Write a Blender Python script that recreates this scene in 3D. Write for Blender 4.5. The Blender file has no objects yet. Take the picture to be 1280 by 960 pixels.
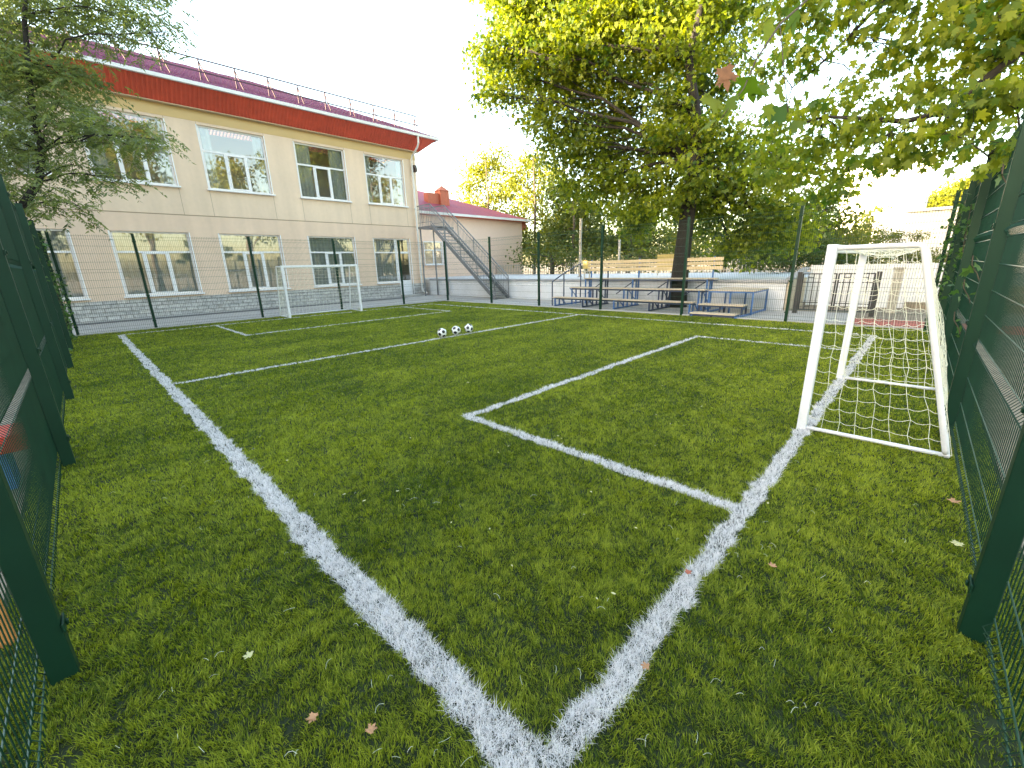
import bpy, math, random
import numpy as np
from mathutils import Vector, Matrix, noise as mnoise
random.seed(7); rng = np.random.default_rng(7)
S = bpy.context.scene; C = S.collection
R = math.radians

# ------------------------------------------------------------------ camera
CAM = np.array([-0.81, -0.76, 1.75])
ROW = np.array([[0.6999, -0.7137, -0.0287], [-0.2097, -0.1668, -0.9634], [0.6828, 0.6804, -0.2664]])
FPX = 522.0
def _cam_basis():
    a = np.array([84-640., 347.4-480., FPX]); a /= np.linalg.norm(a)
    b = np.array([1168.7-640., 317.2-480., FPX]); b /= np.linalg.norm(b)
    b = b - a*(a@b)/2; a = a - b*(a@b)/(b@b); a /= np.linalg.norm(a); b /= np.linalg.norm(b)
    return np.stack([b, a, np.cross(b, a)], 1)
RM = _cam_basis()
cd = bpy.data.cameras.new('camera'); cam = bpy.data.objects.new('camera', cd); C.objects.link(cam)
cd.sensor_width = 36; cd.lens = FPX/1280*36; cd.clip_start = 0.05; cd.clip_end = 2000
M4 = Matrix.Identity(4)
for i in range(3):
    M4[i][0] = RM[0][i]; M4[i][1] = -RM[1][i]; M4[i][2] = -RM[2][i]; M4[i][3] = CAM[i]
cam.matrix_world = M4; S.camera = cam
def at(u, v, d):                                   # survey helper: photo direction + depth -> world point
    return CAM + RM.T @ (np.array([(u-640)/FPX, (v-480)/FPX, 1.0])*d)

# ------------------------------------------------------------------ materials
def mat(name, col, rough=0.6, metal=0.0, spec=None, noise=None, bump=None, tint=None, transl=None):
    """noise=(scale, amount) value variation; bump=(scale, strength); tint=amount by 'tint' attribute; transl=(colour, factor)"""
    m = bpy.data.materials.new(name); m.use_nodes = True
    nt = m.node_tree; N = nt.nodes; L = nt.links
    p = N['Principled BSDF']; p.inputs['Roughness'].default_value = rough; p.inputs['Metallic'].default_value = metal
    if spec is not None: p.inputs['Specular IOR Level'].default_value = spec
    base = N.new('ShaderNodeRGB'); base.outputs[0].default_value = (*col, 1); cur = base.outputs[0]
    tc = N.new('ShaderNodeTexCoord')
    if noise:
        layers = noise if isinstance(noise, list) else [noise]
        for lay in layers:
            sc, amt = lay[:2]
            t = N.new('ShaderNodeTexNoise'); t.inputs['Scale'].default_value = sc; t.inputs['Detail'].default_value = 6
            if len(lay) > 2:                               # vertical streaks
                mp = N.new('ShaderNodeMapping'); mp.inputs['Scale'].default_value = (1, 1, lay[2]); L.new(tc.outputs['Object'], mp.inputs[0]); L.new(mp.outputs[0], t.inputs['Vector'])
            else: L.new(tc.outputs['Object'], t.inputs['Vector'])
            mr = N.new('ShaderNodeMapRange'); mr.inputs[1].default_value = .25; mr.inputs[2].default_value = .75
            mr.inputs[3].default_value = 1-amt; mr.inputs[4].default_value = 1+amt
            L.new(t.outputs['Fac'], mr.inputs[0])
            mx = N.new('ShaderNodeVectorMath'); mx.operation = 'SCALE'
            L.new(cur, mx.inputs[0]); L.new(mr.outputs[0], mx.inputs['Scale']); cur = mx.outputs[0]
    if tint:
        at_ = N.new('ShaderNodeAttribute'); at_.attribute_name = 'tint'
        mx = N.new('ShaderNodeMix'); mx.data_type = 'RGBA'
        L.new(at_.outputs['Fac'], mx.inputs[0]); L.new(cur, mx.inputs[6])
        mx.inputs[7].default_value = (*tint, 1); cur = mx.outputs[2]
    L.new(cur, p.inputs['Base Color'])
    if bump:
        t = N.new('ShaderNodeTexNoise'); t.inputs['Scale'].default_value = bump[0]; t.inputs['Detail'].default_value = 8
        L.new(tc.outputs['Object'], t.inputs['Vector'])
        b = N.new('ShaderNodeBump'); b.inputs['Strength'].default_value = bump[1]; b.inputs['Distance'].default_value = .02
        L.new(t.outputs['Fac'], b.inputs['Height']); L.new(b.outputs[0], p.inputs['Normal'])
    if transl:
        tr = N.new('ShaderNodeBsdfTranslucent'); sc = N.new('ShaderNodeVectorMath'); sc.operation = 'MULTIPLY'
        L.new(cur, sc.inputs[0]); sc.inputs[1].default_value = transl[0]; L.new(sc.outputs[0], tr.inputs[0])
        ms = N.new('ShaderNodeMixShader'); ms.inputs[0].default_value = transl[1]
        L.new(p.outputs[0], ms.inputs[1]); L.new(tr.outputs[0], ms.inputs[2]); L.new(ms.outputs[0], N['Material Output'].inputs[0])
    return m
M = {}
M['green'] = mat('dark_green_powder_coat', (0.0025, 0.032, 0.017), .5, spec=.25, noise=(3, .15))
M['white_metal'] = mat('white_paint', (.74, .75, .78), .38, noise=[(4, .07), (40, .05), (9, .06, .2)])
M['cord'] = mat('net_cord', (.76, .76, .62), .8)
M['wall'] = mat('peach_render', (.73, .545, .42), .85, noise=[(.35, .06), (6, .03), (2.2, .07, .08)], bump=(60, .15))
M['wall_upper'] = mat('cream_render', (.74, .57, .435), .85, noise=[(.35, .06), (6, .03), (2.2, .07, .08)], bump=(60, .15))
M['frieze'] = mat('ochre_band', (.62, .44, .22), .85, noise=(.8, .06))  # deeper ochre tone for the band above the upper windows
M['joint'] = mat('joint_sealant', (.36, .27, .19), .9)
M['fascia'] = mat('red_profiled_sheet', (.60, .085, .045), .5, noise=[(1.5, .08), (.3, .08), (4, .10, .15)])
M['soffit'] = mat('beige_soffit', (.55, .42, .28), .7)
M['pvc'] = mat('white_pvc', (.78, .78, .80), .35, noise=(5, .03))
M['dark'] = mat('pale_interior', (.62, .60, .55), .9)
M['curtain'] = mat('curtain_cloth', (.40, .41, .385), .9, noise=(7, .12), transl=((1, 1, 1), .3))
M['concrete'] = mat('concrete_paving', (.40, .385, .36), .85, noise=[(.25, .12), (2.5, .08), (30, .06)], bump=(40, .25))
M['dark_strip'] = mat('dark_strip_grey', (.10, .10, .10), .9, noise=[(2, .2), (40, .15)])
M['ground'] = mat('dry_ground', (.24, .20, .15), .95, noise=[(.15, .2), (3, .25), (40, .15)], bump=(20, .4))
M['track'] = mat('red_rubber_track', (.42, .10, .07), .85, noise=[(1, .1), (50, .1)])
M['whitewall'] = mat('whitewashed_wall', (.66, .68, .71), .85, noise=[(.7, .07), (5, .05)], bump=(25, .2))
M['cap'] = mat('grey_coping', (.30, .31, .33), .6, noise=(2, .12))
M['terrace'] = mat('pale_terrace_paving', (.60, .60, .60), .7, noise=[(.5, .1), (8, .06)])
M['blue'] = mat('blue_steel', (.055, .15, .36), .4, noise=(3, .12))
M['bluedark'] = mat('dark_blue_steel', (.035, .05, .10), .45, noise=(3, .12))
M['black'] = mat('black_steel', (.035, .036, .040), .45, noise=(3, .15))
M['stairgrey'] = mat('grey_steel', (.20, .205, .22), .5, .3, noise=(4, .15))
M['railing'] = mat('dark_plum_railing', (.06, .03, .045), .6)
M['wire'] = mat('green_wire_sky_sheen', (.012, .060, .036), .32, spec=.6)  # horizontal wires: sky reflection put into the colour as a lighter green
M['balltop'] = mat('ball_white', (.78, .78, .77), .3)
M['ballblack'] = mat('ball_black', (.012, .012, .013), .3)
M['gutter'] = mat('white_gutter', (.70, .69, .67), .45, noise=(2, .06))
M['brownlamp'] = mat('brown_housing', (.07, .04, .03), .5)
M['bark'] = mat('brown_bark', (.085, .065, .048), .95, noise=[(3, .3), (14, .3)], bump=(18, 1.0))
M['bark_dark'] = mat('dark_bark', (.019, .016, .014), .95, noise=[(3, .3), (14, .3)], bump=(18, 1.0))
M['bark_pale'] = mat('pale_bark', (.38, .34, .27), .9, noise=[(4, .3)], bump=(18, .5))
M['red'] = mat('red_paint', (.5, .03, .02), .4)
M['orange'] = mat('orange_board', (.55, .22, .06), .6, noise=(5, .2))
M['yellow'] = mat('yellow_paint', (.52, .40, .13), .6)
M['picket'] = mat('pale_picket', (.42, .39, .33), .7, noise=(3, .1))
M['sunwall'] = mat('white_plaster', (.72, .69, .65), .9, noise=(.3, .05))
M['windark'] = mat('far_window', (.10, .11, .13), .2)
M['chim'] = mat('terracotta_chimney', (.46, .12, .06), .7, noise=(6, .12))
M['leaf_big'] = mat('plane_leaf', (.036, .080, .010), .55, noise=(.6, .2), tint=(.235, .27, .014), transl=((2.2, 2.1, 1.1), .48))
M['leaf_over'] = mat('plane_leaf_near', (.045, .105, .014), .6, noise=(.9, .15), tint=(.22, .25, .018), transl=((2.3, 2.2, 1.0), .52))
M['leaf_feather'] = mat('feathery_leaf', (.085, .125, .055), .5, noise=(.6, .2), tint=(.19, .23, .06), transl=((1.9, 1.9, 1.2), .45))
M['leaf_yellow'] = mat('yellow_leaf', (.085, .11, .010), .55, noise=(.4, .2), tint=(.21, .22, .012), transl=((1.6, 1.6, .9), .4))
M['leaf_bush'] = mat('bush_leaf', (.040, .075, .012), .55, noise=(.6, .2), tint=(.13, .14, .015), transl=((1.7, 1.7, 1.1), .4))
M['leaf_vine'] = mat('vine_leaf', (.035, .10, .020), .45, noise=(3, .2), tint=(.07, .15, .03), transl=((1.9, 1.9, 1.3), .35))
M['dryleaf'] = mat('dry_brown_leaf', (.42, .22, .11), .7, noise=(30, .25))
M['dryleaf_red'] = mat('dry_reddish_leaf', (.42, .13, .08), .7, noise=(30, .25))
M['dryleaf_dark'] = mat('dry_dark_brown_leaf', (.20, .085, .035), .7, noise=(30, .3))
M['paleleaf'] = mat('pale_leaf_scrap', (.50, .48, .24), .6, noise=(20, .2))
M['blade'] = mat('turf_blade', (.074, .128, .008), .5, spec=.25, noise=[(.25, .10), (1.6, .14)], tint=(.36, .405, .044), transl=((1.5, 1.5, 1.0), .42))
M['whiteblade'] = mat('white_turf_blade', (.82, .80, .80), .5, tint=(.92, .90, .90), transl=((1, 1, 1), .4))
M['thread'] = mat('loose_pale_fibre', (.62, .66, .55), .5)

def add_stone(m):                                   # rough ashlar plinth
    nt = m.node_tree; N = nt.nodes; L = nt.links; p = N['Principled BSDF']
    tc = N.new('ShaderNodeTexCoord'); mp = N.new('ShaderNodeMapping'); mp.inputs['Rotation'].default_value = (R(90), 0, 0)
    L.new(tc.outputs['Object'], mp.inputs[0])
    b = N.new('ShaderNodeTexBrick'); b.inputs['Scale'].default_value = 1.0; b.inputs['Brick Width'].default_value = .42
    b.inputs['Row Height'].default_value = .16; b.inputs['Mortar Size'].default_value = .014
    b.inputs['Color1'].default_value = (.56, .54, .52, 1); b.inputs['Color2'].default_value = (.42, .41, .40, 1); b.inputs['Mortar'].default_value = (.26, .25, .24, 1)
    L.new(mp.outputs[0], b.inputs[0])
    t = N.new('ShaderNodeTexNoise'); t.inputs['Scale'].default_value = 9; t.inputs['Detail'].default_value = 8; L.new(tc.outputs['Object'], t.inputs['Vector'])
    mx = N.new('ShaderNodeMix'); mx.data_type = 'RGBA'; mx.blend_type = 'OVERLAY'; mx.inputs[0].default_value = .6
    L.new(b.outputs['Color'], mx.inputs[6]); L.new(t.outputs['Fac'], mx.inputs[7]); L.new(mx.outputs[2], p.inputs['Base Color'])
    bp = N.new('ShaderNodeBump'); bp.inputs['Strength'].default_value = .9; bp.inputs['Distance'].default_value = .03
    ad = N.new('ShaderNodeMath'); ad.operation = 'SUBTRACT'; L.new(t.outputs['Fac'], ad.inputs[0]); L.new(b.outputs['Fac'], ad.inputs[1])
    L.new(ad.outputs[0], bp.inputs['Height']); L.new(bp.outputs[0], p.inputs['Normal'])
M['stone'] = mat('grey_stone_plinth', (.3, .3, .3), .85); add_stone(M['stone'])

def wood(name, c1, c2):
    m = mat(name, c1, .65); nt = m.node_tree; N = nt.nodes; L = nt.links
    tc = N.new('ShaderNodeTexCoord'); mp = N.new('ShaderNodeMapping'); mp.inputs['Scale'].default_value = (14, .8, 14)
    L.new(tc.outputs['Object'], mp.inputs[0]); t = N.new('ShaderNodeTexNoise'); t.inputs['Scale'].default_value = 2; t.inputs['Detail'].default_value = 6
    L.new(mp.outputs[0], t.inputs['Vector']); r = N.new('ShaderNodeValToRGB')
    r.color_ramp.elements[0].color = (*c1, 1); r.color_ramp.elements[1].color = (*c2, 1); r.color_ramp.elements[0].position = .3; r.color_ramp.elements[1].position = .7
    L.new(t.outputs['Fac'], r.inputs[0]); L.new(r.outputs[0], N['Principled BSDF'].inputs['Base Color']); return m
M['seatwood'] = wood('weathered_pale_planks', (.46, .36, .25), (.62, .52, .40))
M['backwood'] = wood('varnished_yellow_planks', (.56, .42, .24), (.70, .56, .36))

def roofmat(name, col, rough):                       # metal tile: stepped rows along the slope and waves along the eave
    m = mat(name, col, rough, noise=(.6, .08)); nt = m.node_tree; N = nt.nodes; L = nt.links; p = N['Principled BSDF']
    tc = N.new('ShaderNodeTexCoord'); sx = N.new('ShaderNodeSeparateXYZ'); L.new(tc.outputs['Object'], sx.inputs[0])
    def mth(op, a, b=None, v=None):
        n = N.new('ShaderNodeMath'); n.operation = op; L.new(a, n.inputs[0])
        if b is not None: L.new(b, n.inputs[1])
        elif v is not None: n.inputs[1].default_value = v
        return n.outputs[0]
    wave = mth('SINE', mth('MULTIPLY', sx.outputs[0], v=2*math.pi/.2))
    saw = mth('FRACT', mth('MULTIPLY', sx.outputs[1], v=1/.33))
    h = mth('ADD', mth('MULTIPLY', wave, v=.5), mth('MULTIPLY', saw, v=-1.2))
    bp = N.new('ShaderNodeBump'); bp.inputs['Strength'].default_value = 1; bp.inputs['Distance'].default_value = .09
    L.new(h, bp.inputs['Height']); L.new(bp.outputs[0], p.inputs['Normal']); return m
M['roof_purple'] = roofmat('purple_metal_tile', (.27, .075, .19), .42)
M['roof_pink'] = roofmat('crimson_metal_tile', (.36, .05, .085), .58)

def glassmat():
    m = bpy.data.materials.new('window_glass'); m.use_nodes = True; nt = m.node_tree; N = nt.nodes; L = nt.links
    N.remove(N['Principled BSDF'])
    tr = N.new('ShaderNodeBsdfTransparent'); tr.inputs[0].default_value = (.90, .93, .92, 1)
    gl = N.new('ShaderNodeBsdfGlossy'); gl.inputs['Roughness'].default_value = .015
    t = N.new('ShaderNodeTexNoise'); t.inputs['Scale'].default_value = 1.1; tc = N.new('ShaderNodeTexCoord'); L.new(tc.outputs['Object'], t.inputs['Vector'])
    bp = N.new('ShaderNodeBump'); bp.inputs['Strength'].default_value = .05; bp.inputs['Distance'].default_value = .05
    L.new(t.outputs['Fac'], bp.inputs['Height']); L.new(bp.outputs[0], gl.inputs['Normal'])
    lw_ = N.new('ShaderNodeLayerWeight'); lw_.inputs['Blend'].default_value = .5
    pw = N.new('ShaderNodeMath'); pw.operation = 'POWER'; L.new(lw_.outputs['Facing'], pw.inputs[0]); pw.inputs[1].default_value = 4
    f = N.new('ShaderNodeMapRange'); L.new(pw.outputs[0], f.inputs[0]); f.inputs[3].default_value = .21; f.inputs[4].default_value = .9
    ms = N.new('ShaderNodeMixShader'); L.new(f.outputs[0], ms.inputs[0]); L.new(tr.outputs[0], ms.inputs[1]); L.new(gl.outputs[0], ms.inputs[2])
    L.new(ms.outputs[0], N['Material Output'].inputs[0]); return m
M['glass'] = glassmat()

# ------------------------------------------------------------------ mesh helpers
ORG = {}
class MB:
    def __init__(s): s.v = []; s.f = []; s.m = []
    def add(s, vs, fs, mi=0):
        b = len(s.v); s.v += [tuple(map(float, p)) for p in vs]; s.f += [tuple(i+b for i in f) for f in fs]; s.m += [mi]*len(fs); return s
    def box(s, lo, hi, mi=0):
        x0, y0, z0 = lo; x1, y1, z1 = hi
        return s.add([(x0,y0,z0),(x1,y0,z0),(x1,y1,z0),(x0,y1,z0),(x0,y0,z1),(x1,y0,z1),(x1,y1,z1),(x0,y1,z1)],
                     [(0,3,2,1),(4,5,6,7),(0,1,5,4),(1,2,6,5),(2,3,7,6),(3,0,4,7)], mi)
    def bar(s, p0, p1, w, h=None, mi=0, up=(0,0,1)):
        h = h or w; p0 = Vector(p0); p1 = Vector(p1); d = (p1-p0).normalized(); u = Vector(up)
        if abs(d.dot(u)) > .98: u = Vector((0,1,0))
        a = d.cross(u).normalized(); b = a.cross(d); vs = []
        for p in (p0, p1):
            for i, j in ((-1,-1),(1,-1),(1,1),(-1,1)): vs.append(p + a*(i*w/2) + b*(j*h/2))
        return s.add(vs, [(0,1,2,3),(7,6,5,4),(0,4,5,1),(1,5,6,2),(2,6,7,3),(3,7,4,0)], mi)
    def tube(s, pts, r, n=6, mi=0, cap=True):
        pts = [Vector(p) for p in pts]; rs = r if hasattr(r, '__len__') else [r]*len(pts); vs = []; fs = []; pa = None
        for i, p in enumerate(pts):
            d = (pts[min(i+1, len(pts)-1)] - pts[max(i-1, 0)]).normalized()
            if pa is None:
                u = Vector((0,0,1)) if abs(d.z) < .9 else Vector((1,0,0)); a = d.cross(u).normalized()
            else: a = (pa - d*pa.dot(d)).normalized()
            pa = a; b = d.cross(a)
            for k in range(n):
                t = 2*math.pi*k/n; vs.append(p + (a*math.cos(t) + b*math.sin(t))*rs[i])
        for i in range(len(pts)-1):
            for k in range(n):
                k2 = (k+1) % n; fs.append((i*n+k, i*n+k2, (i+1)*n+k2, (i+1)*n+k))
        if cap: fs.append(tuple(range(n-1, -1, -1))); fs.append(tuple((len(pts)-1)*n+k for k in range(n)))
        return s.add(vs, fs, mi)
    def build(s, name, mats, parent=None, smooth=False, bevel=0):
        me = bpy.data.meshes.new(name); o = np.array(ORG.get(parent.name, (0,0,0)) if parent else (0,0,0))
        v = np.array(s.v) - o; me.from_pydata([tuple(p) for p in v], [], s.f)
        for m in (mats if isinstance(mats, (list, tuple)) else [mats]): me.materials.append(m)
        me.polygons.foreach_set('material_index', s.m)
        if smooth: me.polygons.foreach_set('use_smooth', [True]*len(s.f))
        me.update(); ob = bpy.data.objects.new(name, me); C.objects.link(ob)
        if parent: ob.parent = parent; ORG[ob.name] = tuple(o)
        if bevel:
            b = ob.modifiers.new('bevel', 'BEVEL'); b.width = bevel; b.segments = 2; b.limit_method = 'ANGLE'
        return ob
def np_mesh(name, V, loops, starts, totals, m, tint=None, parent=None, smooth=False):
    me = bpy.data.meshes.new(name); o = np.array(ORG.get(parent.name, (0,0,0)) if parent else (0,0,0))
    V = np.asarray(V, np.float32) - o.astype(np.float32)
    me.vertices.add(len(V)); me.vertices.foreach_set('co', V.ravel())
    me.loops.add(len(loops)); me.loops.foreach_set('vertex_index', np.asarray(loops, np.int32))
    me.polygons.add(len(starts)); me.polygons.foreach_set('loop_start', np.asarray(starts, np.int32))
    me.materials.append(m)
    me.update(calc_edges=True)
    if tint is not None:
        a = me.attributes.new('tint', 'FLOAT', 'FACE'); a.data.foreach_set('value', np.asarray(tint, np.float32))
    if smooth: me.polygons.foreach_set('use_smooth', np.ones(len(starts), bool))
    ob = bpy.data.objects.new(name, me); C.objects.link(ob)
    if parent: ob.parent = parent; ORG[ob.name] = tuple(o)
    return ob
def tag(o, label=None, cat=None, group=None, kind=None):
    if label: o['label'] = label
    if cat: o['category'] = cat
    if group: o['group'] = group
    if kind: o['kind'] = kind
    return o
def thing(name, loc, label, cat, group=None):
    o = bpy.data.objects.new(name, None); C.objects.link(o); o.location = loc; o.empty_display_size = .2
    ORG[o.name] = tuple(loc); return tag(o, label, cat, group)
def copy_tree(o, parent=None):
    c = o.copy(); C.objects.link(c); c.parent = parent
    for ch in list(o.children): copy_tree(ch, c)
    return c
def structure(name, mb, m): return tag(mb.build(name, m), kind='structure')
def sheet(name, x0, y0, x1, y1, z, m):
    return structure(name, MB().add([(x0,y0,z),(x1,y0,z),(x1,y1,z),(x0,y1,z)], [(0,1,2,3)]), m)

# ------------------------------------------------------------------ setting: ground
sheet('ground', -400, -400, 700, 600, -.012, M['ground'])
sheet('paved_yard', -30, 17.95, 16.3, 23.7, -.004, M['concrete'])
sheet('paved_path', 13.2, .7, 16.3, 17.95, -.004, M['concrete'])
sheet('dark_ground_strip', -20, 22.1, 13.6, 22.75, .002, M['dark_strip'])  # narrow dark grey strip on the yard, parallel to the facade
sheet('running_track', 13.35, -14, 15.0, .6, -.002, M['track'])
sheet('turf_base', -1.45, -1.45, 13.1, 17.9, .004, mat('turf_infill', (.014, .026, .006), .9, noise=[(1.5, .3), (60, .4)]))
structure('terrace', MB().box((16.45, 2.75, -.5), (27, 60, 1.0)), M['terrace'])
kb = MB()
kb.box((-1.3, 17.93, -.05), (13.25, 18.05, .035)); kb.box((13.13, -1.2, -.05), (13.25, 17.92, .035))
structure('turf_kerb', kb, M['concrete'])

# ------------------------------------------------------------------ turf blades
LINES = []   # (x0,y0,x1,y1)
def hline(x0, x1, y, w): LINES.append((x0, y-w/2, x1, y+w/2))
def vline(x, y0, y1, w): LINES.append((x-w/2, y0, x+w/2, y1))
vline(-.035, -.16, 16.9, .15)             # near touchline
hline(-.11, 11.6, -.09, .12)             # near goal line
vline(11.55, -.16, 16.9, .10)            # far touchline
hline(-.13, 11.6, 16.85, .10)            # far goal line
hline(0, 11.55, 7.92, .11)              # halfway line
vline(2.2, -.1, 2.99, .115); hline(2.16, 9.35, 2.96, .12); vline(9.31, -.1, 2.99, .10)
vline(2.45, 13.15, 16.85, .10); hline(2.4, 9.9, 13.15, .10); vline(9.87, 13.15, 16.85, .10)
def vnoise(x, y, seed):                  # cheap smooth value noise
    r = np.random.default_rng(seed); g = r.random((256, 256)); xi = np.floor(x).astype(int); yi = np.floor(y).astype(int)
    fx = x-xi; fy = y-yi; fx = fx*fx*(3-2*fx); fy = fy*fy*(3-2*fy); a = lambda i, j: g[i % 256, j % 256]
    return (a(xi, yi)*(1-fx)+a(xi+1, yi)*fx)*(1-fy)+(a(xi, yi+1)*(1-fx)+a(xi+1, yi+1)*fx)*fy
def grass_points():
    X0, X1, Y0, Y1 = -1.42, 13.08, -1.42, 17.88; cell = .25; out = []
    xs = np.arange(X0, X1, cell); ys = np.arange(Y0, Y1, cell)
    fwd = RM[2][:2]/np.linalg.norm(RM[2][:2])
    for x in xs:
        for y in ys:
            dx = x+.12-CAM[0]; dy = y+.12-CAM[1]; d = math.sqrt(dx*dx+dy*dy+1.75**2)
            c = (dx*fwd[0]+dy*fwd[1])/max(.01, math.hypot(dx, dy))
            rho = min(30000, 42000*(2.2/d)**1.75)
            if c < .52 and math.hypot(dx, dy) > .5: rho *= .25
            n = int(rho*cell*cell+random.random())
            out.append(np.column_stack([x+rng.random(n)*cell, y+rng.random(n)*cell]))
    P = np.concatenate(out); P = P[(P[:,0] < X1) & (P[:,1] < Y1)]; return P
P = grass_points()
def build_blades(P):
    on = np.zeros(len(P), bool)
    for (a, b, c, e) in LINES: on |= (P[:,0] > a-.03) & (P[:,0] < c+.03) & (P[:,1] > b-.03) & (P[:,1] < e+.03)
    Q = P[on]; Q = Q[rng.random(len(Q)) < .75]; P = np.concatenate([P, Q+rng.normal(0, .006, Q.shape)])
    x, y = P[:,0], P[:,1]; n = len(P)
    d = np.sqrt((x-CAM[0])**2+(y-CAM[1])**2+1.75**2)
    jx = x + (vnoise(x*9, y*9, 3)-.5)*.05; jy = y + (vnoise(x*9, y*9, 4)-.5)*.05
    white = np.zeros(n, bool)
    for (a, b, c, e) in LINES: white |= (jx > a) & (jx < c) & (jy > b) & (jy < e)
    clump = .55*vnoise(x*26, y*26, 1)+.45*vnoise(x*61, y*61, 11); big = vnoise(x*5, y*5, 2); patch = vnoise(x*1.1, y*1.1, 8)
    h = (.012+.023*clump+.008*big)*(0.75+.5*rng.random(n)); h[white] = np.maximum(h[white], .022)*1.05; extra = np.arange(n) >= n-len(Q)
    ang = 2*math.pi*(vnoise(x*9, y*9, 5)*1.3+vnoise(x*1.2, y*1.2, 6)*1.2) + rng.normal(0, 1.15, n)
    lean = (.2+.8*rng.random(n))*h*(.5+.9*vnoise(x*13, y*13, 7)); lean[white] = (.3+1.2*rng.random(white.sum()))*h[white]; ang[white] = rng.random(white.sum())*2*math.pi; keep = rng.random(n) < np.where(white, .35+.95*clump, np.clip(.25+1.5*clump+np.maximum(0, d-3)*.15, 0, 1)*~extra)
    lx = np.cos(ang)*lean; ly = np.sin(ang)*lean
    wid = .0030*np.maximum(1, (d/2.3)**.88)*(.75+.5*rng.random(n)); wid[white] *= .72
    wa = ang+math.pi/2+rng.normal(0, .55, n); wx = np.cos(wa)*wid/2; wy = np.sin(wa)*wid/2
    V = np.empty((n, 5, 3), np.float32)
    V[:,0] = np.column_stack([x-wx, y-wy, np.full(n, .003)]); V[:,1] = np.column_stack([x+wx, y+wy, np.full(n, .003)])
    mx, my = x+lx*.38, y+ly*.38
    V[:,2] = np.column_stack([mx+wx*.85, my+wy*.85, h*.62]); V[:,3] = np.column_stack([mx-wx*.85, my-wy*.85, h*.62])
    V[:,4] = np.column_stack([x+lx, y+ly, h*(.86+.14*rng.random(n))])
    tint = np.clip(rng.normal(.42, .30, n) + (big-.5)*.35 + (patch-.5)*.45 + (vnoise(x*.5, y*3.3, 15)-.5)*.35 + (clump-.5)*.9, 0, 1)
    for nm, sel, m in (('turf_grass', ~white & keep, M['blade']), ('white_pitch_lines', white & keep, M['whiteblade'])):
        v = V[sel]; k = len(v); base = np.arange(k)*5
        loops = np.stack([base, base+1, base+2, base+3, base+3, base+2, base+4], 1).ravel()
        st = np.stack([np.arange(k)*7, np.arange(k)*7+4], 1).ravel()
        o = np_mesh(nm, v.reshape(-1, 3), loops, st, None, m, np.repeat(tint[sel], 2))
        o['kind'] = 'stuff'
        if nm == 'turf_grass': tag(o, 'short green artificial turf covering the whole fenced pitch', 'turf')
        else: tag(o, 'white tufted marking lines woven into the green pitch', 'pitch markings')
build_blades(P)
# loose pale fibres lying on the turf
fm = MB()
for i in range(130):
    u = random.uniform(90, 1230); v = random.uniform(600, 955) if i % 3 else random.uniform(450, 640)
    dd = RM.T @ np.array([(u-640)/FPX, (v-480)/FPX, 1.]); t = (.045-CAM[2])/dd[2]; p = CAM+dd*t
    if not (-1.1 < p[0] < 13 and -1 < p[1] < 17): continue
    a = random.uniform(0, 6.28); l = random.uniform(.02, .055); b = random.uniform(-.9, .9)
    pts = [Vector((p[0]+math.cos(a+b*q)*l*q, p[1]+math.sin(a+b*q)*l*q, .046+.012*math.sin(q*3))) for q in (0, .33, .66, 1)]
    fm.tube(pts, .0007, 3)
tag(fm.build('loose_turf_fibres', M['thread']), 'loose pale plastic fibres strewn over the near turf', 'turf fibres', kind='stuff')

# ------------------------------------------------------------------ fences
FH = 3.05
BANDS = [.06, .88, 1.88, 2.88]; SINGLES = [.36, .61, 1.2, 1.42, 1.65, 2.2, 2.45, 2.68]
def panel_mesh(L):
    mb = MB(); n = int(round(L/.05))
    prof = [(.03, 0)]
    for b in BANDS: prof += [(b, 0), (b+.05, .035), (b+.10, 0)]
    prof.append((3.02, 0))
    for i in range(n+1):
        xx = i*L/n; mb.tube([(xx, q, z) for z, q in prof], .0026, 4, cap=False)
    for z in SINGLES + [b for b in BANDS] + [b+.10 for b in BANDS]:
        mb.tube([(0, .006, z), (L, .006, z)], .0036, 6, mi=1)
    return mb
def post_mesh():
    mb = MB(); mb.box((-.035, -.045, -.02), (.035, .045, FH)); mb.box((-.038, -.048, FH), (.038, .048, FH+.018))
    for z in (.25, 1.1, 1.95, 2.8): mb.box((-.05, .046, z), (.05, .056, z+.045)); mb.box((-.012, .057, z+.012), (.012, .066, z+.034))
    return mb
def fence(pts, label, flip=1, last=True):
    p0 = Vector((pts[0][0], pts[0][1], 0)); root = thing('mesh_fence', p0, label, 'fence', 'green mesh fence sides around the pitch')
    pm = None; cache = {}
    for i, (x, y) in enumerate(pts):
        j = min(i, len(pts)-2); a = math.atan2(pts[j+1][1]-pts[j][1], pts[j+1][0]-pts[j][0])
        if i == len(pts)-1 and not last: continue
        if pm is None:
            pm = post_mesh().build('post', M['green'], None, bevel=.004); po = pm
        else: po = pm.copy(); C.objects.link(po)
        po.parent = root; po.location = Vector((x, y, 0))-p0; po.rotation_euler.z = a + (math.pi if flip < 0 else 0)
        if i < len(pts)-1:
            L = math.hypot(pts[i+1][0]-x, pts[i+1][1]-y); k = round(L, 1)
            if k not in cache: cache[k] = panel_mesh(k).build('mesh_panel', [M['green'], M['wire']], smooth=False)
            src = cache[k]; pa = src if src.parent is None else src.copy()
            if pa is not src: C.objects.link(pa)
            pa.parent = root; pa.location = Vector((x+math.sin(a)*.05*flip, y-math.cos(a)*.05*flip, 0))-p0; pa.rotation_euler.z = a; pa.scale.x = L/k
    return root
fence([(-1.2+.1*(y-1.75)/16, y) for y in (-1.3, 1.75, 4.93, 8.12, 11.3, 14.5, 17.9)], 'dark green mesh fence along the left edge with climbing vines', -1)
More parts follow.
